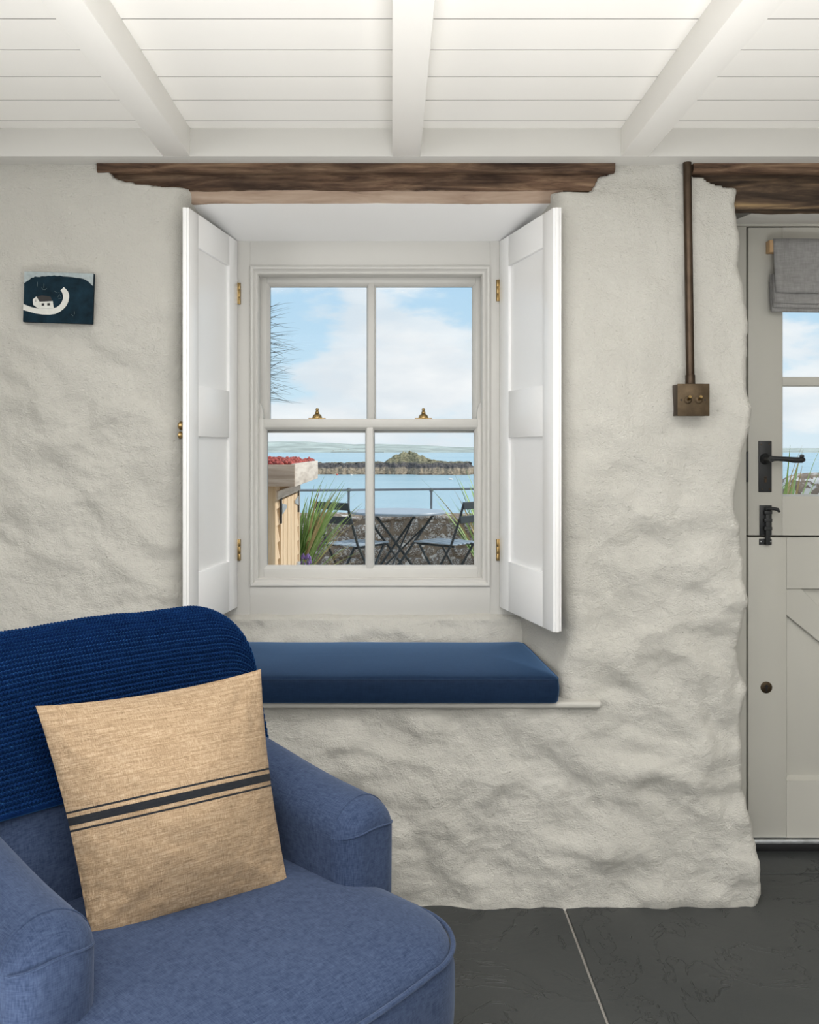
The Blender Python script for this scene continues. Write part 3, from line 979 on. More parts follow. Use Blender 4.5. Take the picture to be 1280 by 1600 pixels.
prism('diagonal_brace', [(PX0, zl0), (PX0, min(PZ1, zl0 + 0.078)), (PX0 + 0.03, PZ1), (PX0 + 0.045, PZ1), (PX1, PZ1 - (L - 0.045) * 1.0), (PX1, max(PZ0, zl0 - L))], YD + 0.006, YD + 0.022, D, ll, 0.001)
# drip rail and threshold
box('drip_bar', 1.0, DX1 + 0.02, YD - 0.012, YD + 0.03, V(1316.5, YD), V(1310.5, YD), M['galv'], door, 0.002)
box('threshold', 0.99, DX1 + 0.05, YD - 0.006, 2.9, 0.0, V(1316.5, YD), M['rubber'], door, 0.002)
# latch plate and lever
I = M['iron']
lp = box('latch_plate', U(1185, YD), U(1205.5, YD), YD - 0.004, YD, V(769, YD), V(689, YD), I, ul, 0.0015)
lx, lz = U(1195, YD), V(717, YD)
RX = Matrix.Rotation(PI / 2, 4, 'X')
lathe('rose', [(0.0165, 0), (0.0165, 0.004), (0.013, 0.009), (0.010, 0.012), (0.009, 0.040), (0.0095, 0.048)], I, lp, Matrix.Translation((lx, YD - 0.004, lz)) @ RX)
yh = YD - 0.045
tube('lever', [(lx - 0.004, yh, lz + 0.001), (lx + 0.02, yh - 0.001, lz + 0.001), (lx + 0.045, yh - 0.002, lz - 0.0005), (lx + 0.07, yh - 0.001, lz - 0.003), (lx + 0.092, yh, lz - 0.003), (lx + 0.1, yh, lz - 0.001)],
     [0.0085, 0.0072, 0.0078, 0.009, 0.0088, 0.0055], I, lp)
lathe('scroll', [(0.002, -0.006), (0.0058, -0.004), (0.0058, 0.004), (0.002, 0.006)], I, lp, Matrix.Translation((lx + 0.092, yh, lz + 0.008)) @ RX, 12)
for (sx, sy) in ((1189, 694.5), (1201.5, 694), (1190, 764), (1202, 764)):
    lathe('screw', [(0.0024, 0), (0.002, 0.001)], M['bronze'], lp, Matrix.Translation((U(sx, YD), YD - 0.004, V(sy, YD))) @ RX, 8)
kz = V(748, YD)
bm = bmesh.new(); bm_box(bm, U(1193.6, YD), U(1197.4, YD), YD - 0.0052, YD - 0.003, kz - 0.011, kz + 0.001, 0.0004, 1)
from_bm('keyhole_slot', bm, M['bronze'], lp)
lathe('keyhole_eye', [(0.0045, 0), (0.0045, 0.0013)], M['bronze'], lp, Matrix.Translation((U(1195.5, YD), YD - 0.004, kz + 0.003)) @ RX, 12)
lathe('keyhole_hole', [(0.003, 0), (0.003, 0.0016)], M['gap'], lp, Matrix.Translation((U(1195.5, YD), YD - 0.004, kz + 0.003)) @ RX, 12)
# sliding bolt across the split
bp = box('bolt_plate', U(1186.5, YD), U(1205.5, YD), YD - 0.004, YD, V(836, YD), V(789.5, YD), I, ul, 0.001)
box('bolt_bar', U(1194, YD), U(1201, YD), YD - 0.016, YD - 0.004, V(851, YD), V(792, YD), I, bp, 0.002)
for zc in (800, 812, 825):
    box('bolt_keeper', U(1191.5, YD), U(1203.5, YD), YD - 0.018, YD - 0.003, V(zc + 3, YD), V(zc - 2.5, YD), I, bp, 0.0015)
tube('bolt_handle', [(U(1194, YD), YD - 0.016, V(794.5, YD)), (U(1203, YD), YD - 0.03, V(794, YD)), (U(1208, YD), YD - 0.034, V(795, YD)), (U(1211, YD), YD - 0.033, V(799, YD))], [0.005, 0.0055, 0.0055, 0.0035], I, bp)
bs = box('bolt_strike', U(1186, YD), U(1205.5, YD), YD - 0.004, YD, V(851, YD), V(841.5, YD), I, ll, 0.001)
for sx in (1188.5, 1203.5):
    lathe('screw', [(0.002, 0), (0.0016, 0.001)], M['galv'], bs, Matrix.Translation((U(sx, YD), YD - 0.004, V(846, YD))) @ RX, 8)
# keep on the jamb
box('latch_keep', U(1166.2, YD), U(1169.0, YD), YD - 0.004, YD + 0.01, V(753, YD), V(706, YD), I, door, 0.001)
# escutcheon
es = lathe('escutcheon', [(0.0175, 0), (0.0175, 0.0015), (0.0145, 0.0028)], M['bronze_plate'], ll, Matrix.Translation((U(1197.5, YD), YD, V(1074, YD))) @ RX, 28)
lathe('keyhole_eye', [(0.0048, 0), (0.0048, 0.0034)], M['gap'], es, Matrix.Translation((U(1197.5, YD), YD, V(1072, YD))) @ RX, 12)
box('keyhole_slot', U(1196.4, YD), U(1198.6, YD), YD - 0.0034, YD, V(1080, YD), V(1072, YD), M['gap'], es)

# ================================================================== ROMAN BLIND on the door
YBl = YD - 0.028
blind = thing('roman_blind', 'grey linen roman blind gathered up on the stable door', 'blind', (1.5, YBl, 1.6))
bx0 = U(1207.5, YBl); bx1 = GX1 + 0.03
box('head_batten', U(1202.5, YBl), bx1 + 0.006, YBl - 0.002, YD - 0.0005, V(394, YBl), V(375, YBl), M['cut_wood'], blind, 0.0008)
def cloth(name, pts, x0, x1, th=0.0022, slant=0.0):
    """open profile (y,z) given thickness and extruded x0..x1"""
    n = len(pts)
    xs = np.linspace(x0, x1, 40)
    P = []
    for i, (y, z) in enumerate(pts):
        row = []
        for x in xs:
            row.append((x + slant * i / n, y + 0.0012 * math.sin(x * 31 + i), z + 0.0010 * math.sin(x * 17 + i * 0.4)))
        P.append(row)
    P = np.array(P)
    o = grid_obj(name, P, M['blind'], blind, angle=None)
    md = o.modifiers.new('thick', 'SOLIDIFY'); md.thickness = th; md.offset = 0
    return o
zz = lambda p: V(p, YBl)
cloth('front_panel', [(YBl - 0.003, zz(373.5)), (YBl - 0.004, zz(385)), (YBl - 0.005, zz(405)), (YBl - 0.010, zz(430)), (YBl - 0.016, zz(448)), (YBl - 0.018, zz(456)), (YBl - 0.014, zz(459)), (YBl - 0.006, zz(450)), (YBl + 0.002, zz(430))], bx0, bx1, slant=0.006)
cloth('fold', [(YBl - 0.001, zz(428)), (YBl - 0.008, zz(455)), (YBl - 0.015, zz(470)), (YBl - 0.016, zz(474)), (YBl - 0.012, zz(476)), (YBl - 0.004, zz(462)), (YBl + 0.006, zz(432))], bx0 - 0.001, bx1)
cloth('fold', [(YBl + 0.004, zz(435)), (YBl - 0.006, zz(468)), (YBl - 0.0125, zz(479)), (YBl - 0.012, zz(482)), (YBl - 0.006, zz(480)), (YBl + 0.010, zz(436))], bx0 - 0.003, bx1)
cloth('fold', [(YBl + 0.010, zz(428)), (YBl + 0.002, zz(470)), (YBl - 0.006, zz(485)), (YBl - 0.004, zz(488)), (YBl + 0.004, zz(484)), (YBl + 0.014, zz(440))], bx0 - 0.005, bx1)

# ================================================================== SWITCH AND CONDUIT
YS = YW - 0.045
sw = thing('light_switch', 'bronze two-toggle light switch fed by conduit pipe', 'switch', (U(1084, YS), YW, V(650, YS)))
x0, x1, z0, z1 = U(1059, YS), U(1109, YS), V(650, YS), V(599.5, YS)
sbx = box('switch_box', x0 + 0.001, x1 - 0.001, YS + 0.003, YW + 0.02, z0 + 0.001, z1 - 0.001, M['bronze'], sw, 0.0012)
pl = box('face_plate', x0, x1, YS, YS + 0.003, z0, z1, M['bronze_plate'], sw, 0.001)
for sx in (1075, 1092):
    Mx = Matrix.Translation((U(sx, YS), YS, V(625, YS))) @ RX
    tg = lathe('toggle_ring', [(0.0102, 0), (0.0102, 0.002), (0.0085, 0.003), (0.008, 0.0045), (0.0062, 0.005), (0.0058, 0.0035)], M['bronze_plate'], sw, Mx)
    tube('toggle', [(U(sx, YS), YS - 0.003, V(625, YS)), (U(sx, YS) + 0.001, YS - 0.010, V(624, YS) + 0.003), (U(sx, YS) + 0.001, YS - 0.016, V(624, YS) + 0.006)], [0.0028, 0.0034, 0.0042], M['brass'], tg)
for sx in (1064.5, 1102):
    lathe('screw', [(0.0024, 0), (0.002, 0.0008)], M['gap'], sw, Matrix.Translation((U(sx, YS), YS, V(625, YS))) @ RX, 8)
YP = YW - 0.022
px0, px1 = U(1079, YP), U(1073, YP)
tube('conduit_pipe', [(px0, YP, V(599, YP)), (px1 + 0.001, YP - 0.002, V(256, YP)), (px1 + 0.001, YP - 0.002, ZJ + 0.002)], 0.0108, M['bronze'], sw, 18)
lathe('coupler', [(0.0122, -0.001), (0.0124, 0.0), (0.0124, 0.022), (0.0118, 0.023)], M['bronze'], sw, Matrix.Translation((px0 - 0.0003, YP, V(599.5, YP))))

# ================================================================== PAINTING
_px, _pz = np.meshgrid(np.linspace(-0.98, -0.76, 40), np.linspace(1.5, 1.7, 40))
YPn = YW - float(wall_disp(_px, _pz).max()) - 0.013
pc = ((36 + 146) / 2, (422 + 507) / 2)
pic = thing('painting', 'small unframed dark sea painting with white quay and cottage', 'painting', (U(91, YPn), YPn, V(465, YPn)), 0, local=True)
pic.rotation_euler = (0, math.radians(1.8), 0)
pw, ph = 0.1805, 0.1315
M['canvas'] = paint('dark teal oil paint', (0.006, 0.020, 0.032), 0.8, 0.5, 30, 0.3, 200, 0.0006, 0.15)
M['canvas_sky'] = paint('pale grey blue oil paint', (0.33, 0.38, 0.39), 0.6, 0.2, 60, 0.3, 200, 0.0006)
M['canvas_white'] = paint('chalky white oil paint', (0.62, 0.62, 0.58), 0.6, 0.06, 60, 0.3, 200, 0.0006)
M['canvas_black'] = paint('black brown oil paint', (0.012, 0.010, 0.010), 0.6, 0.2, 60, 0.3, 200, 0.0006)
M['canvas_line'] = paint('thin teal brush line', (0.10, 0.15, 0.16), 0.6, 0.2, 60, 0)
box('canvas', -pw / 2, pw / 2, 0, 0.0125, -ph / 2, ph / 2, M['canvas'], pic, 0.0012)
def pq(px, py):    # crop pixels of the picture (137..1072 x 180..910)
    return ((px - 604.0) / 935.0 * pw, (545.0 - (py - (px - 604) * 0.04)) / 690.0 * ph)
def paint_shape(name, pts, mat, lift):
    pts = [pq(*p) for p in pts]
    pts = [(max(-pw / 2 + 0.0005, min(pw / 2 - 0.0005, a)), max(-ph / 2 + 0.0005, min(ph / 2 - 0.0005, c))) for a, c in pts]
    return prism(name, pts, -0.0004 * lift, 0.0002, mat, pic, smooth=False)
top = [(137, 345), (150, 338), (175, 318), (200, 305), (215, 290), (240, 268), (262, 270), (280, 252), (310, 258), (340, 262), (380, 250), (420, 254), (460, 244), (500, 248), (540, 240), (580, 250), (620, 244), (660, 256), (700, 258), (740, 262), (790, 268), (840, 276), (880, 280), (930, 290), (965, 305), (990, 322), (1010, 335), (1035, 362), (1072, 392), (1072, 180), (604, 160), (137, 180)]
paint_shape('painted_sky', top, M['canvas_sky'], 1)
outer = [(137, 710), (220, 735), (310, 760), (400, 774), (500, 777), (570, 768), (630, 740), (680, 700), (720, 655), (742, 600), (750, 545), (748, 500), (730, 460), (705, 430), (675, 402)]
inner_ = [(632, 447), (655, 475), (668, 515), (670, 560), (655, 605), (630, 645), (590, 675), (545, 690), (470, 692), (400, 692), (330, 690), (260, 675), (200, 655), (137, 628)]
paint_shape('painted_quay', outer + inner_, M['canvas_white'], 1)
paint_shape('painted_gable', [(264, 568), (310, 528), (355, 600), (352, 688), (325, 682), (270, 640)], M['canvas_white'], 2)
paint_shape('painted_wall', [(357, 600), (532, 592), (549, 688), (354, 690)], M['canvas_white'], 2)
paint_shape('painted_roof', [(316, 528), (385, 512), (498, 530), (528, 594), (362, 600)], M['canvas_black'], 2)
for (xa, ya) in ((403, 640), (479, 638)):
    paint_shape('painted_window', [(xa - 18, ya - 17), (xa + 17, ya - 18), (xa + 19, ya + 15), (xa - 16, ya + 17)], M['canvas_black'], 3)
paint_shape('painted_slit', [(302, 568), (308, 568), (309, 604), (303, 604)], M['canvas_black'], 3)
for pts in ([(380, 405), (395, 435), (425, 437), (445, 415)], [(407, 355), (407, 410)], [(548, 455), (590, 482), (620, 475)], [(600, 540), (620, 500), (635, 520), (650, 555), (610, 560)], [(790, 775), (812, 800)], [(828, 735), (830, 775)], [(318, 330), (318, 390)]):
    bm = bmesh.new()
    tube_bm(bm, [(pq(*q)[0], -0.0003, pq(*q)[1]) for q in pts], 0.00045, 5)
    from_bm('painted_boat', bm, M['canvas_line'], pic)

# ================================================================== WINDOW SEAT CUSHION
cush = thing('seat_cushion', 'long navy box cushion on the window seat', 'cushion', (-0.06, 2.58, ZL + 0.012))
def slab_cushion():
    zb0 = ZL + 0.013
    nu, nv = 120, 44
    rings = []
    def outline(inset):
        # rounded quad in plan, ccw
        xl0, xr0 = -0.545 + inset, 0.433 - inset
        xl1, xr1 = -0.475 + inset, 0.384 - inset
        y0, y1 = 2.405 + inset, 2.728 - inset
        r = 0.018
        cs = [(xl0, y0), (xr0, y0), (xr1, y1), (xl1, y1)]
        pts = []
        for i in range(4):
            p = np.array(cs[i]); a = np.array(cs[i - 1]); c = np.array(cs[(i + 1) % 4])
            da = (a - p) / np.linalg.norm(a - p); dc = (c - p) / np.linalg.norm(c - p)
            s0, s1 = p + da * r, p + dc * r
            for t in np.linspace(0, 1, 7):
                pts.append((1 - t) ** 2 * s0 + 2 * t * (1 - t) * p + t * t * s1)
            e = np.array(cs[(i + 1) % 4])
            d2 = (p - e) / np.linalg.norm(p - e)
            e1 = e + d2 * r
            for t in np.linspace(0, 1, 26)[1:-1]:
                pts.append(s1 + (e1 - s1) * t)
        return np.array(pts)
    def tilt(y): return 0.028 * (y - 2.405) / 0.32
    prof = [(0.012, 0.000), (0.004, 0.001), (0.001, 0.005), (-0.001, 0.020), (-0.002, 0.036), (-0.001, 0.052), (0.0, 0.060), (0.003, 0.0645), (0.008, 0.067), (0.016, 0.069), (0.035, 0.0715), (0.07, 0.0745), (0.11, 0.0765), (0.15, 0.077)]
    P = []
    for ins, z in prof:
        o = outline(ins)
        zz_ = zb0 + z + tilt(o[:, 1]) * min(1, max(0, z) / 0.06 if z < 0.06 else 1)
        wob = 0.0012 * perlin(o[:, 0] * 14, o[:, 1] * 14 + z * 20, 90)
        if z > 0.065: zz_ = zz_ + 0.002 * perlin(o[:, 0] * 6, o[:, 1] * 6, 91)
        P.append(np.stack([o[:, 0], o[:, 1] + wob, zz_], -1))
    P = np.array(P)
    n = P.shape[1]
    fs = grid_faces(n, len(prof), True)
    fs.append(tuple(range(n))[::-1]); fs.append(tuple((len(prof) - 1) * n + k for k in range(n)))
    from_data('cover', P.reshape(-1, 3), fs, M['navy'], cush, True, 60)
    o = outline(0.0005)
    bm = bmesh.new()
    pts = [(x, y, zb0 + 0.0625 + tilt(y)) for x, y in o]
    pts.append(pts[0])
    tube_bm(bm, pts, 0.0016, 6, False)
    from_bm('seam', bm, M['navy'], cush)
slab_cushion()

# ================================================================== ARMCHAIR (own frame: front is -y, x to the sitter's left)
ARM_ROT = math.radians(46)
AX, AY = -0.408, 1.5825
arm = thing('armchair', 'slate blue linen armchair in the foreground', 'armchair', (AX, AY, 0), ARM_ROT, local=True)

# seat: plan outline, domed top
def seat_outline(ins=0.0, bulge=0.0, n=140):
    """closed plan curve of the seat/front rail"""
    W, FR, BK, R = 0.318 - ins, -0.468 + ins, 0.16, 0.135
    pts = []
    # start back right, go along right side to front, round, front, round, left side
    def arc(cx, cy, a0, a1, k):
        return [(cx + R * math.cos(a), cy + R * math.sin(a)) for a in np.linspace(a0, a1, k)]
    right = [(W, y) for y in np.linspace(BK, FR + R, 18)]
    c1 = arc(W - R, FR + R, 0, -PI / 2, 22)
    front = [(x, FR - bulge * (1 - (x / (W - R)) ** 2)) for x in np.linspace(W - R, -(W - R), 40)]
    c2 = arc(-(W - R), FR + R, -PI / 2, -PI, 22)
    left = [(-W, y) for y in np.linspace(FR + R, BK, 18)]
    back = [(x, BK) for x in np.linspace(-W, W, 12)[1:-1]]
    pts = right[:-1] + c1[:-1] + front[:-1] + c2[:-1] + left + back
    return np.array(pts)

ZSEAT = 0.418
prof = [(0.008, 0.165), (0.002, 0.18), (0.0, 0.25), (-0.004, 0.33), (-0.004, 0.385), (0.0, 0.408), (0.004, ZSEAT)]
P = np.array([np.c_[seat_outline(i, 0.012), np.full(len(seat_outline()), z)] for i, z in prof])
n = P.shape[1]
fs = grid_faces(n, len(prof), True); fs.append(tuple(range(n)))
from_data('front_rail', P.reshape(-1, 3), fs, M['denim'], arm, True, 60, recalc=True)
prof = [(0.002, ZSEAT + 0.001), (0.006, ZSEAT + 0.010), (0.014, ZSEAT + 0.018), (0.03, ZSEAT + 0.027), (0.06, ZSEAT + 0.037), (0.10, ZSEAT + 0.044), (0.15, ZSEAT + 0.048), (0.20, ZSEAT + 0.050), (0.26, ZSEAT + 0.051), (0.31, ZSEAT + 0.051)]
rows = []
for i, z in prof:
    o = seat_outline(min(i, 0.17), 0.012)
    c = np.array([0, -0.15])
    if i > 0.17:
        base_o = seat_outline(0.17, 0.012)
        o = c + (base_o - c) * (0.31 - i + 0.002) / (0.142)
    rows.append(np.c_[o, z + 0.002 * perlin(o[:, 0] * 6, o[:, 1] * 6, 95)])
P = np.array(rows)
fs = grid_faces(n, len(rows), True); fs.append(tuple((len(rows) - 1) * n + k for k in range(n)))
from_data('seat', P.reshape(-1, 3), fs, M['denim'], arm, True, 60, recalc=True)
o = seat_outline(-0.002, 0.012)
k0 = 0
o = o[0:17 + 21 + 39 + 21 + 18]
tube('seat_piping', [(x, y, ZSEAT + 0.002) for x, y in o], 0.0042, M['denim'], arm, 8)

# arms
def arm_ring(y, sgn, shrink=0.0):
    """closed cross-section in x,z of the arm at depth y: vertical sides, round scrolled top that leans out"""
    zt = 0.600 + 0.05 * sstep(-0.20, 0.25, y) - 0.006 * sstep(-0.15, -0.26, y)
    w = 0.066 - shrink
    zt = zt - shrink
    pts = []
    z_low = 0.17
    cx = sgn * (0.288 + 0.0 * y)
    rt = w
    prof_ = []
    for z in np.linspace(z_low, zt - rt, 12):
        k = (z - z_low) / (zt - rt - z_low)
        ww = w * (0.90 + 0.10 * k)
        prof_.append((ww, z))
    right_ = prof_
    top_ = [(rt * math.cos(a), zt - rt + rt * 0.92 * math.sin(a)) for a in np.linspace(0, PI, 20)[1:-1]]
    left_ = [(-a, z) for a, z in prof_[::-1]]
    for a, z in right_ + top_ + left_:
        pts.append((cx + a, y, z))
    return np.array(pts)

def build_arm(sgn):
    rings = []
    ys_ = list(np.linspace(0.22, -0.205, 18))
    for y in ys_:
        rings.append(arm_ring(y, sgn))
    r = 0.045
    for a in np.linspace(0, PI / 2, 9)[1:]:
        rings.append(arm_ring(-0.205 - r * math.sin(a), sgn, r * (1 - math.cos(a)) * 0.95))
    P = np.array(rings)
    nn = P.shape[1]
    fs = grid_faces(nn, len(rings), True)
    fs.append(tuple(range(nn))); fs.append(tuple((len(rings) - 1) * nn + k for k in range(nn)))
    ao = from_data('arm', P.reshape(-1, 3), fs, M['denim'], arm, True, 70, recalc=True)
    # tailored seams over the nose of the arm
    ring = arm_ring(-0.208, sgn)
    sel = ring[11:33]
    cx = sgn * 0.288
    bm = bmesh.new(); tube_bm(bm, [tuple(p_) for p_ in sel], 0.0018, 6); from_bm('seam', bm, M['denim'], ao)
    a = PI / 2 * 0.62
    r2 = arm_ring(-0.205 - r * math.sin(a), sgn, r * (1 - math.cos(a)) * 0.95)
    lo = [tuple(ring[11]), tuple((ring[11] * 0.35 + r2[10] * 0.65) + np.array([sgn * 0, -0.003, -0.004]))]
    zz0 = 0.535
    pts = []
    for t in np.linspace(-1, 1, 15):
        xx = cx + t * 0.066
        yy = -0.205 - r * math.sqrt(max(0.0, 1 - max(0.0, (abs(t) * 0.066 - (0.066 - r)) / r) ** 2)) - 0.0006
        pts.append((xx, yy, zz0 + 0.012 * (1 - t * t)))
    bm = bmesh.new(); tube_bm(bm, pts, 0.0018, 6); from_bm('seam', bm, M['denim'], ao)
build_arm(1)
build_arm(-1)

# backrest: function of (x, s along profile)
BT = 0.862       # top of back
def back_point(x, s, off=0.0, flare=0.0):
    """s in [0,1] : front bottom -> over the top -> back bottom"""
    ax = np.abs(x)
    r = 0.10
    W = 0.335
    k = np.clip((ax - (W - r)) / r, 0, 1)
    drop = r * (1 - np.sqrt(np.clip(1 - k * k, 0, 1)))
    top = BT - drop * 0.85 - 0.010 * (ax / W) ** 2
    z_bot = 0.36
    thick = 0.125 - 0.035 * k ** 2
    rt = thick / 2 + off
    # profile lengths
    Lf = top - thick / 2 - z_bot
    arc = PI * rt
    Ls = 2 * Lf + arc
    d = s * Ls
    on_f = d < Lf
    on_b = d > Lf + arc
    th = np.clip((d - Lf) / arc, 0, 1) * PI
    zf = z_bot + np.clip(d, 0, Lf)
    zb_ = z_bot + Lf - np.clip(d - Lf - arc, 0, Lf)
    zc = z_bot + Lf
    z = np.where(on_f, zf, np.where(on_b, zb_, zc + rt * np.sin(th)))
    yl = np.where(on_f, -rt, np.where(on_b, rt, -rt * np.cos(th)))
    # lean
    lean = 0.075 + 0.30 * (z - z_bot)
    puff = -0.018 * np.clip(1 - (ax / W) ** 2, 0, 1) * np.sin(np.clip(d / Lf, 0, 1) * PI) ** 2
    y = yl + lean + puff + 0.020 * k ** 2 * (1 + np.cos(th)) / 2
    return np.stack([x, y, z], -1)

def back_grid(x0, x1, nx, s0, s1, ns, off):
    xs = np.linspace(x0, x1, nx)
    ss = np.linspace(s0, s1, ns)
    X, S_ = np.meshgrid(xs, ss)
    return back_point(X, S_, off), X, S_

P, _, _ = back_grid(-0.335, 0.335, 70, 0, 1, 80, 0.0)
vsb = P.reshape(-1, 3); fs = grid_faces(70, 80)
ns_ = 80
for c in (0, 69):      # close the ends
    for i in range(ns_ // 2 - 1):
        a, b2, c2, d2 = i * 70 + c, (i + 1) * 70 + c, (ns_ - 2 - i) * 70 + c, (ns_ - 1 - i) * 70 + c
        fs.append((a, b2, c2, d2))
from_data('backrest', vsb, fs, M['denim'], arm, True, 70, recalc=True)
# legs
for (lx_, ly_) in ((-0.26, -0.36), (0.26, -0.36), (-0.27, 0.17), (0.27, 0.17)):
    lathe('leg', [(0.013, 0.0), (0.015, 0.01), (0.022, 0.16), (0.024, 0.18)], M['leg_wood'], arm, Matrix.Translation((lx_, ly_, 0)), 16)
# outside back/side panel
box('frame_base', -0.33, 0.33, -0.30, 0.20, 0.15, 0.36, M['denim'], arm, 0.01)

# ------------------------------------------------------------------ knitted throw over the back
throw = thing('knitted_throw', 'navy chunky-knit throw over the armchair back', 'throw', (AX, AY, 0), ARM_ROT, local=True)
nx, ns = 640, 760
xs = np.linspace(-0.352, 0.352, nx)
ss = np.linspace(0.235, 0.80, ns)
X, S_ = np.meshgrid(xs, ss)
Xc = np.clip(X, -0.335, 0.335)
B = back_point(Xc, S_, 0.017)
# wrap ends around the side of the back
ex = np.clip((np.abs(X) - 0.318) / 0.034, 0, 1)
sg = np.sign(X)
B[..., 0] = np.where(ex > 0, sg * (0.318 + 0.026 * np.sin(ex * PI / 2)), B[..., 0])
B[..., 1] += 0.035 * (1 - np.cos(ex * PI / 2)) * np.clip((0.5 - S_) / 0.08, -1, 1)
# gentle sag and folds
fold = 0.003 + 0.004 * perlin(X * 7, S_ * 6, 101) + 0.002 * perlin(X * 18, S_ * 10, 102)
du = np.gradient(B, axis=1); dv = np.gradient(B, axis=0)
nrm = np.cross(du, dv)
nrm /= np.maximum(1e-9, np.linalg.norm(nrm, axis=-1, keepdims=True))
if nrm[10, nx // 2, 1] > 0: nrm = -nrm
ds = np.linalg.norm(dv, axis=-1).mean(1)
arc = np.concatenate([[0], np.cumsum(ds[1:])])[:, None] + 0.004 * perlin(X * 5, X * 0 + 4.4, 103)
row = 0.0080; st = 0.0066
ph_r = 2 * PI * arc / row
ph_s = 2 * PI * X / st
hgt = 0.0030 * (np.sin(ph_r + 1.1 * np.sin(ph_s)) ) + 0.0011 * np.cos(ph_s + 0.5 * ph_r) * (0.5 + 0.5 * np.sin(ph_r))
B = B + nrm * (hgt + fold)[..., None]
flip = np.cross(du, dv)[10, nx // 2, 1] > 0
kn = grid_obj('knit', B, M['knit'], throw, flip=bool(flip))
md = kn.modifiers.new('thick', 'SOLIDIFY'); md.thickness = 0.006; md.offset = -1
throw_edge = B[0, ::6] + nrm[0, ::6] * 0.0
bm = bmesh.new(); tube_bm(bm, [tuple(p_) for p_ in throw_edge], 0.005, 7); from_bm('hem', bm, M['knit'], throw)

# ------------------------------------------------------------------ striped linen pillow
def pt(px, py, Y): return np.array([U(px, Y), Y, V(py, Y)])
TL, TR, BR, BL = pt(55, 1103, 1.520), pt(408, 1045, 1.700), pt(452, 1390, 1.60), pt(143, 1485, 1.415)
pill = thing('scatter_pillow', 'oatmeal linen pillow with navy stripes on the armchair', 'pillow', tuple((BL + BR) / 2))
n = 110
us = np.linspace(0, 1, n); vsx = np.linspace(0, 1, n)
Uu, Vv = np.meshgrid(us, vsx)          # v=0 bottom
e = 0.030
# pinch the sides inwards between the pointed corners
Uw = 0.5 + (Uu - 0.5) * (1 - 0.050 * np.sin(Vv * PI) ** 0.8 * np.abs(2 * Uu - 1))
Vw = 0.5 + (Vv - 0.5) * (1 - 0.085 * np.sin(Uu * PI) ** 0.8 * np.abs(2 * Vv - 1) * np.where(Vv > 0.5, 0.75, 0.6))
def bil(u, v):
    u = u[..., None]; v = v[..., None]
    return BL * (1 - u) * (1 - v) + BR * u * (1 - v) + TL * (1 - u) * v + TR * u * v
C = bil(Uw, Vw)
nr = np.cross(TR - BL, TL - BR); nr /= np.linalg.norm(nr)
if nr[1] > 0: nr = -nr
dome = (np.clip(np.sin(Uu * PI), 0, 1) ** 0.68) * (np.clip(np.sin(Vv * PI), 0, 1) ** 0.68)
thick = 0.098 * dome
wr = 0.0045 * perlin(Uu * 5 + Vv * 2, Vv * 9, 110) + 0.0022 * perlin(Uu * 14 + 6 * Vv, Vv * 10, 111) + 0.0012 * perlin(Uu * 30, Vv * 22, 112)
edge = 0.0035 * perlin(Uu * 26, Vv * 26, 113) * (1 - dome)
# diagonal creases radiating from corners
for (cu, cv, a) in ((0, 1, 1), (1, 1, 1), (1, 0, 1), (0, 0, 1)):
    du_, dv_ = Uu - cu, Vv - cv
    rr_ = np.sqrt(du_ ** 2 + dv_ ** 2); th_ = np.arctan2(np.abs(dv_), np.abs(du_))
    wr = wr + 0.006 * np.sin(th_ * 11 + cu * 2 + cv) * np.exp(-((rr_ - 0.22) / 0.13) ** 2) * np.sin(th_ * 2)
front = C + nr * (thick + wr * dome + edge)[..., None]
back = C - nr * (thick * 0.55)[..., None]
vs_ = np.concatenate([front.reshape(-1, 3), back.reshape(-1, 3)])
f1 = grid_faces(n, n)
nfr = np.cross(front[n // 2, n // 2 + 1] - front[n // 2, n // 2], front[n // 2 + 1, n // 2] - front[n // 2, n // 2])
if nfr @ nr < 0: f1 = [f[::-1] for f in f1]
f2 = [tuple(i + n * n for i in f[::-1]) for f in f1]
ring = [i for i in range(n)] + [i * n + n - 1 for i in range(1, n)] + [(n - 1) * n + i for i in range(n - 2, -1, -1)] + [i * n for i in range(n - 2, 0, -1)]
f3 = [(ring[i], ring[i - 1], ring[i - 1] + n * n, ring[i] + n * n) for i in range(len(ring))]
po = from_data('linen_cover', vs_, f1 + f2 + f3, M['pillow'], pill, True, None, recalc=True)
uvl = po.data.uv_layers.new(name='UVMap')
uvs = np.concatenate([np.stack([Uu, Vv], -1).reshape(-1, 2)] * 2)
li = np.zeros(len(po.data.loops), dtype=np.int32); po.data.loops.foreach_get('vertex_index', li)
uvl.data.foreach_set('uv', uvs[li].astype(np.float32).ravel())

# ================================================================== OUTSIDE
M['water'] = None
m, nt_, b = new_mat('sea water')
vec = obj_coords(nt_)
nt_.links.new(ramp(nt_, noise(nt_, obj_coords(nt_, (0.006, 0.02, 1)), 1, 5, 0.6), [(0.35, (0.26, 0.46, 0.56)), (0.65, (0.38, 0.57, 0.66))]), b.inputs['Base Color'])
b.inputs['Roughness'].default_value = 0.25
b.inputs['IOR'].default_value = 1.33
add_bump(nt_, b, noise(nt_, obj_coords(nt_, (0.5, 1.1, 1)), 1.0, 6, 0.65), 0.8, 0.35)
M['water'] = m
M['terrace'] = paint('pale gravel terrace', (0.42, 0.38, 0.33), 0.9, 0.25, 12, 0.6, 60, 0.01)
M['steel_dark'] = paint('dark blue grey powder coat', (0.030, 0.042, 0.050), 0.45, 0.1, 20, 0.05)
M['steel_slat'] = paint('blue grey powder coat', (0.30, 0.37, 0.44), 0.35, 0.1, 20, 0.05)
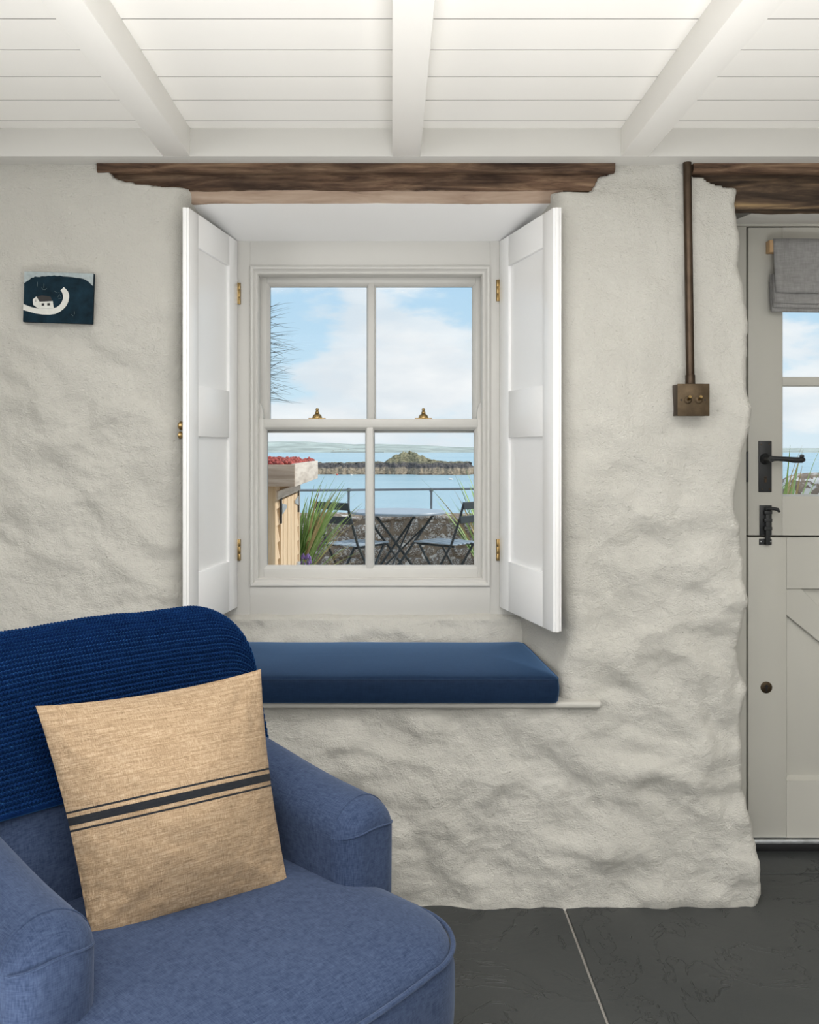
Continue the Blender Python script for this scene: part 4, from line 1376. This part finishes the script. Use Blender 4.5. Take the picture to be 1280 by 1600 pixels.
M['soil'] = paint('dark soil', (0.09, 0.065, 0.045), 0.95, 0.3, 20, 0.8, 60, 0.01)
M['flax'] = wood('green flax leaf', [(0.3, (0.22, 0.36, 0.09)), (0.6, (0.36, 0.52, 0.20)), (0.8, (0.52, 0.62, 0.32))], 2, 6, 0.45, 0.2, 0.001, 6)
M['flax_dry'] = wood('straw dry leaf', [(0.3, (0.36, 0.27, 0.12)), (0.7, (0.58, 0.48, 0.26))], 2, 6, 0.7, 0.2, 0.001, 6)
M['cord'] = wood('brown green cordyline leaf', [(0.3, (0.035, 0.030, 0.018)), (0.7, (0.12, 0.10, 0.06))], 2, 6, 0.6, 0.2, 0.001, 6)
M['bark'] = paint('grey brown bark', (0.16, 0.12, 0.09), 0.9, 0.3, 20, 0.8, 30, 0.01)
M['lav'] = paint('lavender flower', (0.20, 0.13, 0.34), 0.8, 0.3, 60, 0)
M['sedum'] = paint('red sedum', (0.38, 0.075, 0.06), 0.8, 0.6, 35, 0.2)
M['slat_gap'] = M['gap']

# rubble stone with lichen
def stone_mat(name, lo, hi, lichen, amt):
    m, nt, b = new_mat(name)
    vec = obj_coords(nt)
    c = ramp(nt, noise(nt, vec, 9, 8, 0.65, 0.3), [(0.3, lo), (0.7, hi)])
    l = ramp(nt, noise(nt, vec, 11, 7, 0.62, 0.4), [(amt, (0,) * 3), (amt + 0.03, (1,) * 3)])
    mx = N(nt, 'ShaderNodeMix', data_type='RGBA')
    nt.links.new(l, mx.inputs['Factor']); nt.links.new(c, mx.inputs['A'])
    mx.inputs['B'].default_value = tuple(lichen) + (1,)
    nt.links.new(mx.outputs['Result'], b.inputs['Base Color'])
    b.inputs['Roughness'].default_value = 0.9
    b.inputs['Specular IOR Level'].default_value = 0.2
    add_bump(nt, b, noise(nt, vec, 28, 6, 0.7), 0.8, 0.03)
    return m
M['rubble'] = stone_mat('brown rubble with white lichen', (0.19, 0.145, 0.11), (0.44, 0.36, 0.29), (0.86, 0.84, 0.81), 0.52)
M['mortar'] = stone_mat('old earth mortar', (0.19, 0.145, 0.105), (0.40, 0.33, 0.26), (0.80, 0.78, 0.75), 0.56)

def cliff_mat(name):
    m, nt, b = new_mat(name)
    tc = N(nt, 'ShaderNodeTexCoord'); sp_ = N(nt, 'ShaderNodeSeparateXYZ')
    nt.links.new(tc.outputs['Object'], sp_.inputs[0])
    z = math_node(nt, 'ADD', sp_.outputs[2], math_node(nt, 'MULTIPLY', math_node(nt, 'SUBTRACT', noise(nt, obj_coords(nt), 0.55, 5, 0.6), 0.5), 1.4))
    z = math_node(nt, 'MULTIPLY', z, 0.15)
    band = ramp(nt, z, [(0.0, (0.20, 0.15, 0.10)), (0.04, (0.45, 0.36, 0.25)), (0.19, (0.50, 0.41, 0.30)), (0.24, (0.13, 0.12, 0.12)), (0.34, (0.15, 0.14, 0.14)), (0.42, (0.36, 0.33, 0.20)), (0.75, (0.46, 0.42, 0.25))])
    sp2 = ramp(nt, noise(nt, obj_coords(nt), 2.2, 6, 0.7), [(0.35, (0.35,) * 3), (0.65, (1.15,) * 3)])
    mx = N(nt, 'ShaderNodeMix', data_type='RGBA', blend_type='MULTIPLY'); mx.inputs['Factor'].default_value = 1
    nt.links.new(band, mx.inputs['A']); nt.links.new(sp2, mx.inputs['B'])
    nt.links.new(mx.outputs['Result'], b.inputs['Base Color'])
    b.inputs['Roughness'].default_value = 0.9
    add_bump(nt, b, noise(nt, obj_coords(nt), 1.6, 6, 0.7), 0.9, 0.5)
    return m
M['cliff'] = cliff_mat('banded reef rock')
M['hill'] = paint('hazed green fields', (0.40, 0.46, 0.43), 0.95, 0.35, 0.012, 0)  # distance haze is put into the pale field colour
M['sand'] = paint('pale sand', (0.72, 0.66, 0.56), 0.95, 0.05, 0.02, 0)

ZSEA = -4.0
# ---- terrace and sea
prop(box('terrace', -14, 14, 3.0, 9.6, -0.30, -0.012, M['terrace']), 'pale gravel terrace between house and sea wall', 'terrace', None, 'structure')
prop(box('foreshore', -14, 14, 9.6, 14, -5, ZSEA + 0.4, M['mortar']), 'rocky foreshore below the sea wall', 'ground', None, 'structure')
nx_, ny_ = 2, 2
sea = from_data('sea', [(-3500, 11, ZSEA), (3500, 11, ZSEA), (3500, 2560, ZSEA), (-3500, 2560, ZSEA)], [(0, 1, 2, 3)], M['water'], None, False)
prop(sea, 'calm pale blue sea beyond the wall', 'sea', None, 'stuff')

# ---- far headland
YH = 2500.0
xs = np.linspace(-2600, 2600, 420)
hp = xs * F / YH + CX
prof_px = np.interp(hp, [-900, 300, 420, 450, 480, 500, 520, 545, 580, 620, 660, 700, 740, 800, 1240, 1500, 2100], [5, 12, 14.5, 14.3, 12.5, 12.2, 11, 9.8, 10.5, 10, 9.0, 7.0, 5.5, 5, 4.2, 4, 3])
prof_px = prof_px + 0.5 * perlin(hp / 22.0, hp * 0, 120) + 0.25 * perlin(hp / 7.0, hp * 0, 121)
top_z = H + prof_px * YH / F
rows = []
for k, (f, dy) in enumerate([(0.0, 0), (0.06, 4), (0.35, 60), (0.6, 180), (0.85, 320), (1.0, 460), (0.9, 700)]):
    zz_ = ZSEA + (top_z - ZSEA) * f
    if 0 < f < 1: zz_ = zz_ + 3.0 * perlin(hp / 18.0, hp * 0 + f * 5, 122)
    sc_ = (YH + dy) / YH
    rows.append(np.stack([xs, np.full_like(xs, YH + dy), H + (zz_ - H) * (sc_ if f > 0.3 else 1)], -1))
hill = thing('headland', 'low green headland across the bay on the horizon', 'headland', (0, YH, ZSEA), kind='structure')
grid_obj('hillside', np.array(rows), M['hill'], hill, angle=None)
xb0, xb1 = U(518, YH), U(600, YH)
box('beach', xb0, xb1, YH - 14, YH + 6, ZSEA - 0.5, ZSEA + 2.6, M['sand'], hill)
# white houses of the far village
for k in range(9):
    random.seed(400 + k)
    xx = U(random.uniform(517, 548), YH); w_ = random.uniform(2.0, 3.2)
    dy = random.uniform(40, 95)
    zb_ = ZSEA + 22 * np.interp(dy, [4, 60, 180], [0.06, 0.35, 0.6]) - 1.5
    box('village_house', xx - w_ / 2, xx + w_ / 2, YH + dy - 4, YH + dy + 4, zb_ - 1, zb_ + 2.6, M['sand'], hill)

# ---- reef with its rocky mound
YR = 205.0
def reef():
    nx, ny = 560, 70
    pxs = np.linspace(230, 752, nx)
    x = (pxs - CX) * YR / F
    v = np.linspace(0, 1, ny)
    X, Vv = np.meshgrid(x, v)
    PX = np.repeat(pxs[None, :], ny, 0)
    m_px = np.interp(PX, [230, 290, 380, 495, 560, 600, 607, 613, 622, 632, 640, 650, 660, 672, 685, 700, 715, 728, 733, 738, 743, 752], [0, 9, 15, 17, 18, 18.5, 22, 28, 31, 34, 35.5, 33, 29, 25, 20, 19, 19, 18.5, 19.5, 17, 12, 0])
    hgt = m_px * YR / F
    jag = 0.55 * perlin(X * 0.9, Vv * 9, 130) + 0.35 * perlin(X * 2.1, Vv * 20, 131) + 0.2 * perlin(X * 4.5, Vv * 40, 132)
    shape = np.interp(Vv, [0, 0.08, 0.18, 0.3, 0.45, 0.62, 0.85, 1.0], [0.0, 0.12, 0.38, 0.50, 0.58, 1.0, 0.6, 0.0])
    low = np.interp(Vv, [0, 0.08, 0.18, 0.3, 0.5, 0.8, 1.0], [0.0, 0.15, 0.62, 0.85, 1.0, 0.9, 0.0])
    k = np.clip((m_px - 20) / 14, 0, 1)
    Z = hgt * (shape * k + low * (1 - k)) + jag * np.clip(hgt / 2.5, 0, 1) * np.clip(Vv * 8, 0, 1) * 0.85
    Y = YR - 2 + 16 * Vv + 1.2 * perlin(X * 0.35, X * 0, 133) * (1 - Vv) + 0.6 * perlin(X * 1.4, X * 0, 134) * (1 - Vv)
    front_shift = np.interp(PX, [230, 640, 655, 730, 740, 752], [0, 0, -3.0, -3.5, 2, 2])
    Y = Y + front_shift * (1 - Vv)
    Zs = Z + ZSEA - 0.15 * (Vv < 0.03)
    return np.stack([X, Y, Zs], -1)
r_ = thing('reef', 'low rocky reef with a mossy mound in the sea', 'reef', (0, YR, ZSEA))
grid_obj('rock', reef(), M['cliff'], r_, angle=None)
for k, (pxx, hh, w_) in enumerate([(733, 18, 5), (700, 17, 4), (716, 18.5, 4), (690, 19, 3.5), (672, 21, 3), (640, 35, 2.0), (560, 17, 5), (530, 16.5, 5), (585, 18, 4)]):
    bm = bmesh.new()
    bmesh.ops.create_icosphere(bm, subdivisions=3, radius=1.0)
    random.seed(500 + k)
    for v_ in bm.verts:
        d_ = 1 + 0.25 * math.sin(v_.co.x * 5 + k) * math.cos(v_.co.y * 4 + k * 2) + 0.18 * math.sin(v_.co.z * 9 + v_.co.x * 7 + k)
        v_.co = Vector((v_.co.x * d_ * w_ * 0.14, v_.co.y * d_ * 0.8, v_.co.z * d_ * 0.38))
        v_.co += Vector((U(pxx, YR + 4), YR + 4, ZSEA + hh * YR / F - 0.15))
    from_bm('boulder', bm, M['cliff'], r_, True, 30)
# buoys
for (px_, py_, col) in ((527, 742.5, (0.75, 0.12, 0.10)), (549, 743, (0.85, 0.84, 0.80)), (703, 749.5, (0.85, 0.84, 0.80)), (705.5, 749.8, (0.85, 0.84, 0.80)), (490.5, 743, (0.8, 0.2, 0.1))):
    Yb = (H - ZSEA) * F / (py_ - CY)
    mb = paint('buoy paint', col, 0.5, 0.05, 3, 0)
    o = lathe('mooring_buoy', [(0.02, -0.12), (0.2, -0.08), (0.26, 0.06), (0.18, 0.24), (0.05, 0.3)], mb, None, Matrix.Translation((U(px_, Yb), Yb, ZSEA)), 12)
    lab = {527: 'small red mooring buoy left of the other buoys before the reef', 549: 'single white mooring buoy left of the window bar', 703: 'left one of the paired white buoys below the reef', 705.5: 'right one of the paired white buoys below the reef', 490.5: 'orange mooring buoy beside the shed fascia'}[px_]
    prop(o, lab, 'buoy', 'mooring buoys')

# ---- sea wall of rubble stone with railing
YSW = 9.5
swl = thing('sea_wall', 'lichened rubble stone sea wall behind the bistro set', 'wall', (0, YSW, 0), kind='structure')
zt = 0.535
nxw, nzw = 360, 46
xs = np.linspace(-6, 6, nxw)
rows = []
prof_w = [(0.0, -0.3)] + [(0.0, z) for z in np.linspace(-0.02, zt - 0.06, 14)] + [(0.02, zt - 0.02), (0.06, zt), (0.18, zt + 0.015), (0.34, zt + 0.012), (0.46, zt - 0.02), (0.5, zt - 0.1), (0.5, -4.6)]
for (dy, z) in prof_w:
    rows.append(np.stack([xs, YSW + dy + 0.03 * perlin(xs * 2.2, xs * 0 + z * 4 + dy, 140) + 0.02 * perlin(xs * 7, xs * 0 + z * 9 + dy * 3, 141), np.full_like(xs, z) + 0.02 * perlin(xs * 2.0, xs * 0 + dy * 3, 142) * (z > 0.3)], -1))
grid_obj('core', np.array(rows), M['mortar'], swl, angle=None)
random.seed(77)
def make_stone(seed):
    rnd = random.Random(seed)
    bm = bmesh.new()
    bmesh.ops.create_icosphere(bm, subdivisions=2, radius=0.5)
    ph = [rnd.uniform(0, 6) for _ in range(6)]
    for v in bm.verts:
        c = v.co
        # squarish block with irregular facets
        f = 1 / max(abs(c.x), abs(c.y), abs(c.z), 1e-3) * 0.5
        c *= (0.45 + 0.55 * f / 1.0) * (1 + 0.12 * math.sin(c.x * 7 + ph[0]) * math.cos(c.z * 6 + ph[1]) + 0.07 * math.sin(c.y * 9 + ph[2] + c.z * 5))
    me = bpy.data.meshes.new('stone')
    bm.to_mesh(me); bm.free()
    me.shade_smooth()
    me.materials.append(M['rubble'])
    return me
stones = [make_stone(s_) for s_ in range(7)]
zrow = 0.0
r_i = 0
rnd = random.Random(9)
while zrow < zt - 0.03:
    hgt_ = rnd.uniform(0.085, 0.15)
    if zrow + hgt_ > zt - 0.02: hgt_ = zt - zrow + 0.005
    x = -1.75 - rnd.uniform(0, 0.15)
    while x < 1.35:
        w_ = rnd.uniform(0.12, 0.27)
        o = bpy.data.objects.new('stone', stones[rnd.randrange(7)])
        COL.objects.link(o); o.parent = swl
        o.location = (x + w_ / 2, 0.055 + rnd.uniform(-0.01, 0.02), zrow + hgt_ / 2 + rnd.uniform(-0.012, 0.012))
        o.scale = (w_ * 0.97, 0.17 + rnd.uniform(0, 0.05), hgt_ * 0.97)
        o.rotation_euler = (rnd.uniform(-.1, .1), rnd.uniform(-.14, .14), rnd.uniform(-.1, .1))
        x += w_ * 0.98
    zrow += hgt_ * 0.97
    r_i += 1
# raised pier of the wall seen through the door
pier = thing('stone_pier', 'raised lichened stone pier of the sea wall seen through the door', 'pier', (4.9, YSW - 0.3, 0))
rows = []
xs = np.linspace(3.7, 6.2, 90)
zt2 = np.interp(xs, [3.7, 3.8, 3.92, 4.1, 4.7, 6.2], [0.6, 0.80, 0.92, 0.97, 1.0, 1.0])
for k, (dy, f) in enumerate([(0.0, -0.05), (0.0, 0.3), (0.0, 0.6), (0.02, 0.8), (0.03, 0.93), (0.1, 1.0), (0.35, 1.0), (0.45, 0.9), (0.45, 0.0)]):
    rows.append(np.stack([xs, YSW - 0.5 + dy + 0.05 * perlin(xs * 3, xs * 0 + f * 3, 150), zt2 * f + 0.04 * perlin(xs * 4, xs * 0 + dy * 4, 151)], -1))
grid_obj('core', np.array(rows), M['rubble'], pier, angle=None)

rail = thing('railing', 'grey tubular railing along the top of the sea wall', 'railing', (0, YSW + 0.25, zt))
YRl = YSW + 0.25
zr = V(765.5, YRl)
tube('top_rail', [(-6, YRl, zr + 0.004), (U(490, YRl), YRl, zr - 0.004), (U(742, YRl), YRl, zr + 0.012), (6, YRl, zr + 0.03)], 0.013, M['rail'], rail, 10)
for pxx in (-125, 28, 158, 288, 416, 545, 674, 803, 932, 1061, 1190, 1320):
    x = U(pxx, YRl)
    po_ = tube('post', [(x, YRl, zt - 0.06), (x, YRl, zr)], 0.0125, M['rail'], rail, 10)
    lathe('collar', [(0.015, -0.02), (0.02, -0.012), (0.02, 0.014), (0.012, 0.021)], M['rail'], po_, Matrix.Translation((x, YRl, zr)), 12)

# ---- folding bistro chairs and table
def bistro_chair(label, loc, fdir):
    # own frame: forward +y, width along x
    c = thing('bistro_chair', label, 'chair', loc, math.atan2(fdir[1], fdir[0]) - PI / 2, 'folding bistro chairs on the terrace', local=True)
    K = M['steel_dark']
    w = 0.165
    for s in (-1, 1):
        bm = bmesh.new()
        tube_bm(bm, [(s * w, -0.235, 0.815), (s * w, -0.20, 0.70), (s * w, -0.125, 0.50), (s * w, -0.04, 0.36), (s * w, 0.19, 0.0)], 0.0095, 8)
        from_bm('back_upright', bm, K, c)
        bm = bmesh.new()
        tube_bm(bm, [(s * (w - 0.022), 0.185, 0.475), (s * (w - 0.022), 0.03, 0.24), (s * (w - 0.022), -0.155, 0.0)], 0.0095, 8)
        from_bm('leg', bm, K, c)
        tube('seat_rail', [(s * (w - 0.022), -0.135, 0.475), (s * (w - 0.022), 0.21, 0.483)], 0.008, K, c, 8)
    tube('stretcher', [(-w, 0.125, 0.10), (w, 0.125, 0.10)], 0.007, K, c, 8)
    tube('stretcher', [(-w + 0.02, -0.10, 0.07), (w - 0.02, -0.10, 0.07)], 0.007, K, c, 8)
    for (z, y, hh) in ((0.79, -0.235, 0.055), (0.685, -0.205, 0.055)):
        bm = bmesh.new(); bm_box(bm, -w - 0.022, w + 0.022, y - 0.016, y - 0.006, z - hh / 2, z + hh / 2, 0.003, 1)
        from_bm('back_slat', bm, K, c)
    for i in range(6):
        x = -0.148 + 0.0592 * i
        bm = bmesh.new(); bm_box(bm, x - 0.018, x + 0.018, -0.16, 0.225, 0.485, 0.495, 0.003, 1)
        for v in bm.verts: v.co.z += -0.012 * math.cos(v.co.y * 7) + 0.008
        from_bm('seat_slat', bm, M['steel_slat'], c)
    return c
bistro_chair('dark folding bistro chair beside the shed and flax', (U(552, 7.1), 7.1, 0), (0.66, 0.75))
bistro_chair('dark folding bistro chair at the right end of the round table', (U(703, 7.2), 7.2, 0), (-0.80, 0.60))
tb = thing('bistro_table', 'round blue grey folding bistro table against the sea wall', 'table', (U(622, 7.5), 7.5, 0), math.radians(20), local=True)
R_ = 0.385
lathe('table_top', [(R_ - 0.012, 0.695), (R_ - 0.001, 0.698), (R_, 0.708), (R_ - 0.006, 0.716), (R_ - 0.03, 0.7155)], M['steel_slat'], tb, None, 48)
for s in (-1, 1):
    y = s * 0.17
    tube('leg', [(-0.29, y, 0.0), (0.24, y, 0.695)], 0.010, M['steel_dark'], tb, 8)
    tube('leg', [(0.29, y * 0.85, 0.0), (-0.24, y * 0.85, 0.695)], 0.010, M['steel_dark'], tb, 8)
tube('cross_brace', [(-0.17, -0.155, 0.16), (0.17, 0.155, 0.60)], 0.007, M['steel_dark'], tb, 8)
tube('cross_brace', [(-0.17, 0.155, 0.16), (0.17, -0.155, 0.60)], 0.007, M['steel_dark'], tb, 8)
tube('foot_bar', [(-0.29, -0.17, 0.012), (-0.29, 0.17, 0.012)], 0.009, M['steel_dark'], tb, 8)
tube('foot_bar', [(0.29, -0.145, 0.012), (0.29, 0.145, 0.012)], 0.009, M['steel_dark'], tb, 8)

# ---- strap-leaved plants
def leaf(parent, base, az, length, lean, droop, width, mat, nseg=9):
    """blade that leaves base at lean from vertical and droops towards the tip"""
    az_v = Vector((math.cos(az), math.sin(az), 0))
    side = Vector((-math.sin(az), math.cos(az), 0))
    p = Vector(base)
    vs_, fs = [], []
    ang = lean
    for i in range(nseg + 1):
        t = i / nseg
        w = width * (0.55 + 0.9 * t if t < 0.45 else 0.955) * (1 - max(0, (t - 0.45) / 0.55) ** 1.6) + 0.0006
        up = Vector((-az_v.x * math.cos(ang), -az_v.y * math.cos(ang), math.sin(ang)))
        vs_ += [p + side * w, p - up * (w * 0.35), p - side * w]
        d = az_v * math.sin(ang) + Vector((0, 0, math.cos(ang)))
        p = p + d * (length / nseg)
        ang += droop / nseg * (0.4 + 1.2 * t)
    for i in range(nseg):
        a = i * 3
        fs += [(a, a + 1, a + 4, a + 3), (a + 1, a + 2, a + 5, a + 4)]
    return from_data('leaf', vs_, fs, mat, parent, True, None)

def flax(label, loc, n, length, seed, az_range=(0, 2 * PI), lean=(0.08, 0.75), width=0.014, dry=0.12, name='flax_plant', spread=0.05, droop=(0.1, 0.6)):
    rnd = random.Random(seed)
    t = thing(name, label, 'plant', loc, group='strap-leaved garden plants')
    for i in range(n):
        az = rnd.uniform(*az_range)
        leaf(t, (loc[0] + rnd.uniform(-spread, spread), loc[1] + rnd.uniform(-spread, spread), loc[2]), az, length * rnd.uniform(0.65, 1.1), rnd.uniform(*lean), rnd.uniform(*droop), width * rnd.uniform(0.7, 1.2), M['flax_dry'] if rnd.random() < dry else M['flax'])
    return t
bed = thing('raised_bed', 'timber raised bed of soil beside the shed', 'planter', (-0.72, 6.5, 0))
box('soil', -0.98, -0.47, 6.14, 6.86, 0.0, 0.30, M['soil'], bed)
for (a_, c_, d_, e_) in ((-1.0, -0.45, 6.10, 6.14), (-1.0, -0.45, 6.86, 6.90), (-1.0, -0.98, 6.14, 6.86), (-0.47, -0.45, 6.14, 6.86)):
    box('side_board', a_, c_, d_, e_, -0.012, 0.33, M['fascia'], bed, 0.003)
flax('green flax plant between the shed and the left bistro chair', (U(469, 6.5), 6.5, 0.31), 60, 0.72, 21, (-1.0, 1.1), (0.02, 0.62), 0.0125, 0.10)
flax('straggly dry-tipped grass low beside the shed corner', (U(478, 6.3), 6.3, 0.30), 26, 0.42, 22, (-0.9, 0.9), (0.75, 1.35), 0.006, 0.75, 'grass_tuft', 0.06, (0.1, 0.7))
flax('flax plant behind the right bistro chair at the window edge', (U(768, 8.5), 8.5, 0.0), 46, 1.05, 23, (0, 2 * PI), (0.08, 0.6), 0.014, 0.2)
flax('flax plant seen through the lower pane of the door', (U(1210, 6.2), 6.2, 0.25), 60, 0.95, 24, (0, 2 * PI), (0.05, 0.75), 0.0125, 0.15)
lv = thing('lavender_plant', 'purple lavender flower heads below the flax', 'plant', (U(480, 6.25), 6.25, 0.30))
rnd = random.Random(5)
for i in range(16):
    px_, py_ = rnd.uniform(472, 486), rnd.uniform(868, 884)
    Yl = 6.25 + rnd.uniform(-0.05, 0.05)
    x, z = U(px_, Yl), V(py_, Yl)
    st_ = tube('stem', [(x + rnd.uniform(-.03, .03), Yl, 0.30), (x, Yl, z)], 0.0016, M['flax'], lv, 5)
    lathe('flower_head', [(0.002, -0.014), (0.008, -0.008), (0.0085, 0.006), (0.005, 0.016), (0.001, 0.02)], M['lav'], st_, Matrix.Translation((x, Yl, z)), 8)

# cordyline palm whose leaf tips cross the upper left pane
ct = thing('cordyline_palm', 'dark spiky cordyline palm at the left edge of the window view', 'tree', (-1.06, 6.62, 0))
tube('trunk', [(-1.06, 6.62, 0), (-1.05, 6.62, 0.8), (-1.04, 6.62, 1.3), (-1.03, 6.62, 2.1)], [0.05, 0.04, 0.035, 0.018], M['bark'], ct, 12)
rnd = random.Random(11)
for i in range(260):
    zc = rnd.uniform(1.55, 2.18)
    leaf(ct, (-1.03, 6.62, zc), rnd.uniform(0, 2 * PI), rnd.uniform(0.27, 0.43), rnd.uniform(1.1, 1.9), rnd.uniform(-0.25, 0.5), 0.005, M['cord'], 6)
# second palm crown above the door view
ct2 = thing('cordyline_palm', 'cordyline palm whose leaf tips hang behind the door blind', 'tree', (3.5, 6.9, 0))
tube('trunk', [(3.5, 6.9, 0), (3.49, 6.9, 1.2), (3.5, 6.9, 2.75)], [0.07, 0.055, 0.045], M['bark'], ct2, 12)
for i in range(70):
    leaf(ct2, (3.5, 6.9, rnd.uniform(2.55, 2.8)), rnd.uniform(0, 2 * PI), rnd.uniform(0.4, 0.6), rnd.uniform(0.9, 2.3), rnd.uniform(0, 0.5), 0.006, M['cord'], 6)

# ---- garden shed with sedum roof
shed = thing('garden_shed', 'small larch shed with red sedum roof beyond the window', 'shed', (-1.15, 5.3, 0))
SX, SY0, SY1 = -0.588, 4.70, 5.92
EX, EY0, EY1 = -0.480, 4.60, 6.02
z_e0, z_e1 = V(760, EY0), V(726, EY0)
# roof deck, fascias
box('roof_deck', -1.75, EX - 0.02, EY0 + 0.02, EY1 - 0.02, z_e0 + 0.03, z_e1 - 0.03, M['fascia'], shed)
box('front_fascia', -1.77, EX - 0.001, EY0, EY0 + 0.02, z_e0, z_e1, M['fascia'], shed, 0.002)
box('side_fascia', EX - 0.02, EX, EY0 + 0.0205, EY1, z_e0 - 0.002, z_e1 + 0.004, M['fascia_sunlit'], shed, 0.002)
box('rear_fascia', -1.77, EX - 0.021, EY1 - 0.02, EY1, z_e0, z_e1, M['fascia'], shed, 0.002)
# sedum: many small fleshy rosettes
bm = bmesh.new()
rnd = random.Random(31)
ico = bmesh.new(); bmesh.ops.create_icosphere(ico, subdivisions=1, radius=1.0)
iv = [v.co.copy() for v in ico.verts]; ifc = [[v.index for v in f.verts] for f in ico.faces]; ico.free()
vs_, fs = [], []
for i in range(2600):
    x = rnd.uniform(-1.74, EX - 0.02); y = rnd.uniform(EY0 + 0.02, EY1 - 0.02)
    r0 = rnd.uniform(0.008, 0.019)
    mound = 0.014 * min(1, (x + 1.74) * 8, (EX - x) * 8, (y - EY0) * 8, (EY1 - y) * 8)
    z = z_e1 - 0.010 + mound + rnd.uniform(0, 0.012)
    b0 = len(vs_)
    sx_, sz_ = rnd.uniform(0.7, 1.2), rnd.uniform(0.7, 1.4)
    vs_ += [(x + v.x * r0 * sx_, y + v.y * r0, z + v.z * r0 * sz_) for v in iv]
    fs += [tuple(b0 + k for k in f) for f in ifc]
bm.free()
so = from_data('sedum_carpet', vs_, fs, M['sedum'], shed, True, None)
so['kind'] = 'stuff'
# body: corner posts, cladding boards front and side
box('body', -1.66, SX - 0.024, SY0 + 0.024, SY1, 0, z_e0 + 0.04, M['shed_clad'], shed)
bh = 0.088
k = 0
z = 0.02
while z < z_e0 + 0.02:
    bm = bmesh.new()
    bm_box(bm, -1.66, SX - 0.045, SY0 + 0.002, SY0 + 0.026, z, z + bh - 0.004, 0.003, 1)
    for v in bm.verts:
        if v.co.y < SY0 + 0.01: v.co.y += 0.012 * (v.co.z - z) / bh
    from_bm('cladding_board', bm, M['shed_clad'], shed)
    # lapped board ends with scalloped profile along the side face beside the door
    for (ya, yb_) in ((SY0 + 0.05, SY0 + 0.20), (SY1 - 0.16, SY1 - 0.02)):
        bm = bmesh.new()
        bm_box(bm, SX - 0.024, SX - 0.002, ya, yb_, z, z + bh - 0.004, 0.002, 1)
        for v in bm.verts:
            if v.co.x > SX - 0.01: v.co.x -= 0.013 * (v.co.z - z) / bh
        from_bm('cladding_board', bm, M['shed_wood'], shed)
    z += bh
box('corner_post', SX - 0.045, SX, SY0 - 0.004, SY0 + 0.05, 0, z_e0 + 0.02, M['shed_wood'], shed, 0.003)
box('corner_post', SX - 0.045, SX, SY1 - 0.02, SY1 + 0.02, 0, z_e0 + 0.02, M['shed_wood'], shed, 0.003)
box('head_rail', SX - 0.02, SX + 0.008, SY0 + 0.05, SY1 - 0.02, z_e0 - 0.075, z_e0 - 0.03, M['fascia_sunlit'], shed, 0.003)
dr = bpy.data.objects.new('door_leaf', None); COL.objects.link(dr); dr.parent = shed; OFF[dr] = OFF[shed]
yd0, yd1 = SY0 + 0.20, SY1 - 0.16
nb = 9
for i in range(nb):
    ya = yd0 + (yd1 - yd0) * i / nb; yc = yd0 + (yd1 - yd0) * (i + 1) / nb
    box('door_board', SX - 0.016, SX + 0.004 + 0.003 * (i % 2), ya + 0.003, yc - 0.003, 0.05, z_e0 - 0.085, M['shed_wood'], dr, 0.003)
for (y_h, s) in ((yd0 + 0.005, 1), (yd1 - 0.005, -1)):
    zt_ = z_e0 - 0.13
    prism('t_hinge', [(0, zt_ + 0.028), (s * 0.055, zt_ + 0.024), (s * 0.20, zt_ + 0.010), (s * 0.20, zt_ - 0.006), (s * 0.055, zt_ - 0.024), (0, zt_ - 0.028)], 0, 0.004, M['galv'], dr,
          M=Matrix(((0, 1, 0, SX + 0.0075), (1, 0, 0, y_h), (0, 0, 1, 0), (0, 0, 0, 1))))
    box('hinge_plate', SX - 0.0, SX + 0.012, y_h - s * 0.03 - 0.008, y_h - s * 0.03 + 0.008, zt_ - 0.075, zt_ + 0.06, M['iron'], dr, 0.002)
box('latch', SX + 0.0, SX + 0.025, yd1 - 0.10, yd1 - 0.02, 0.44, 0.52, M['galv'], dr, 0.005)
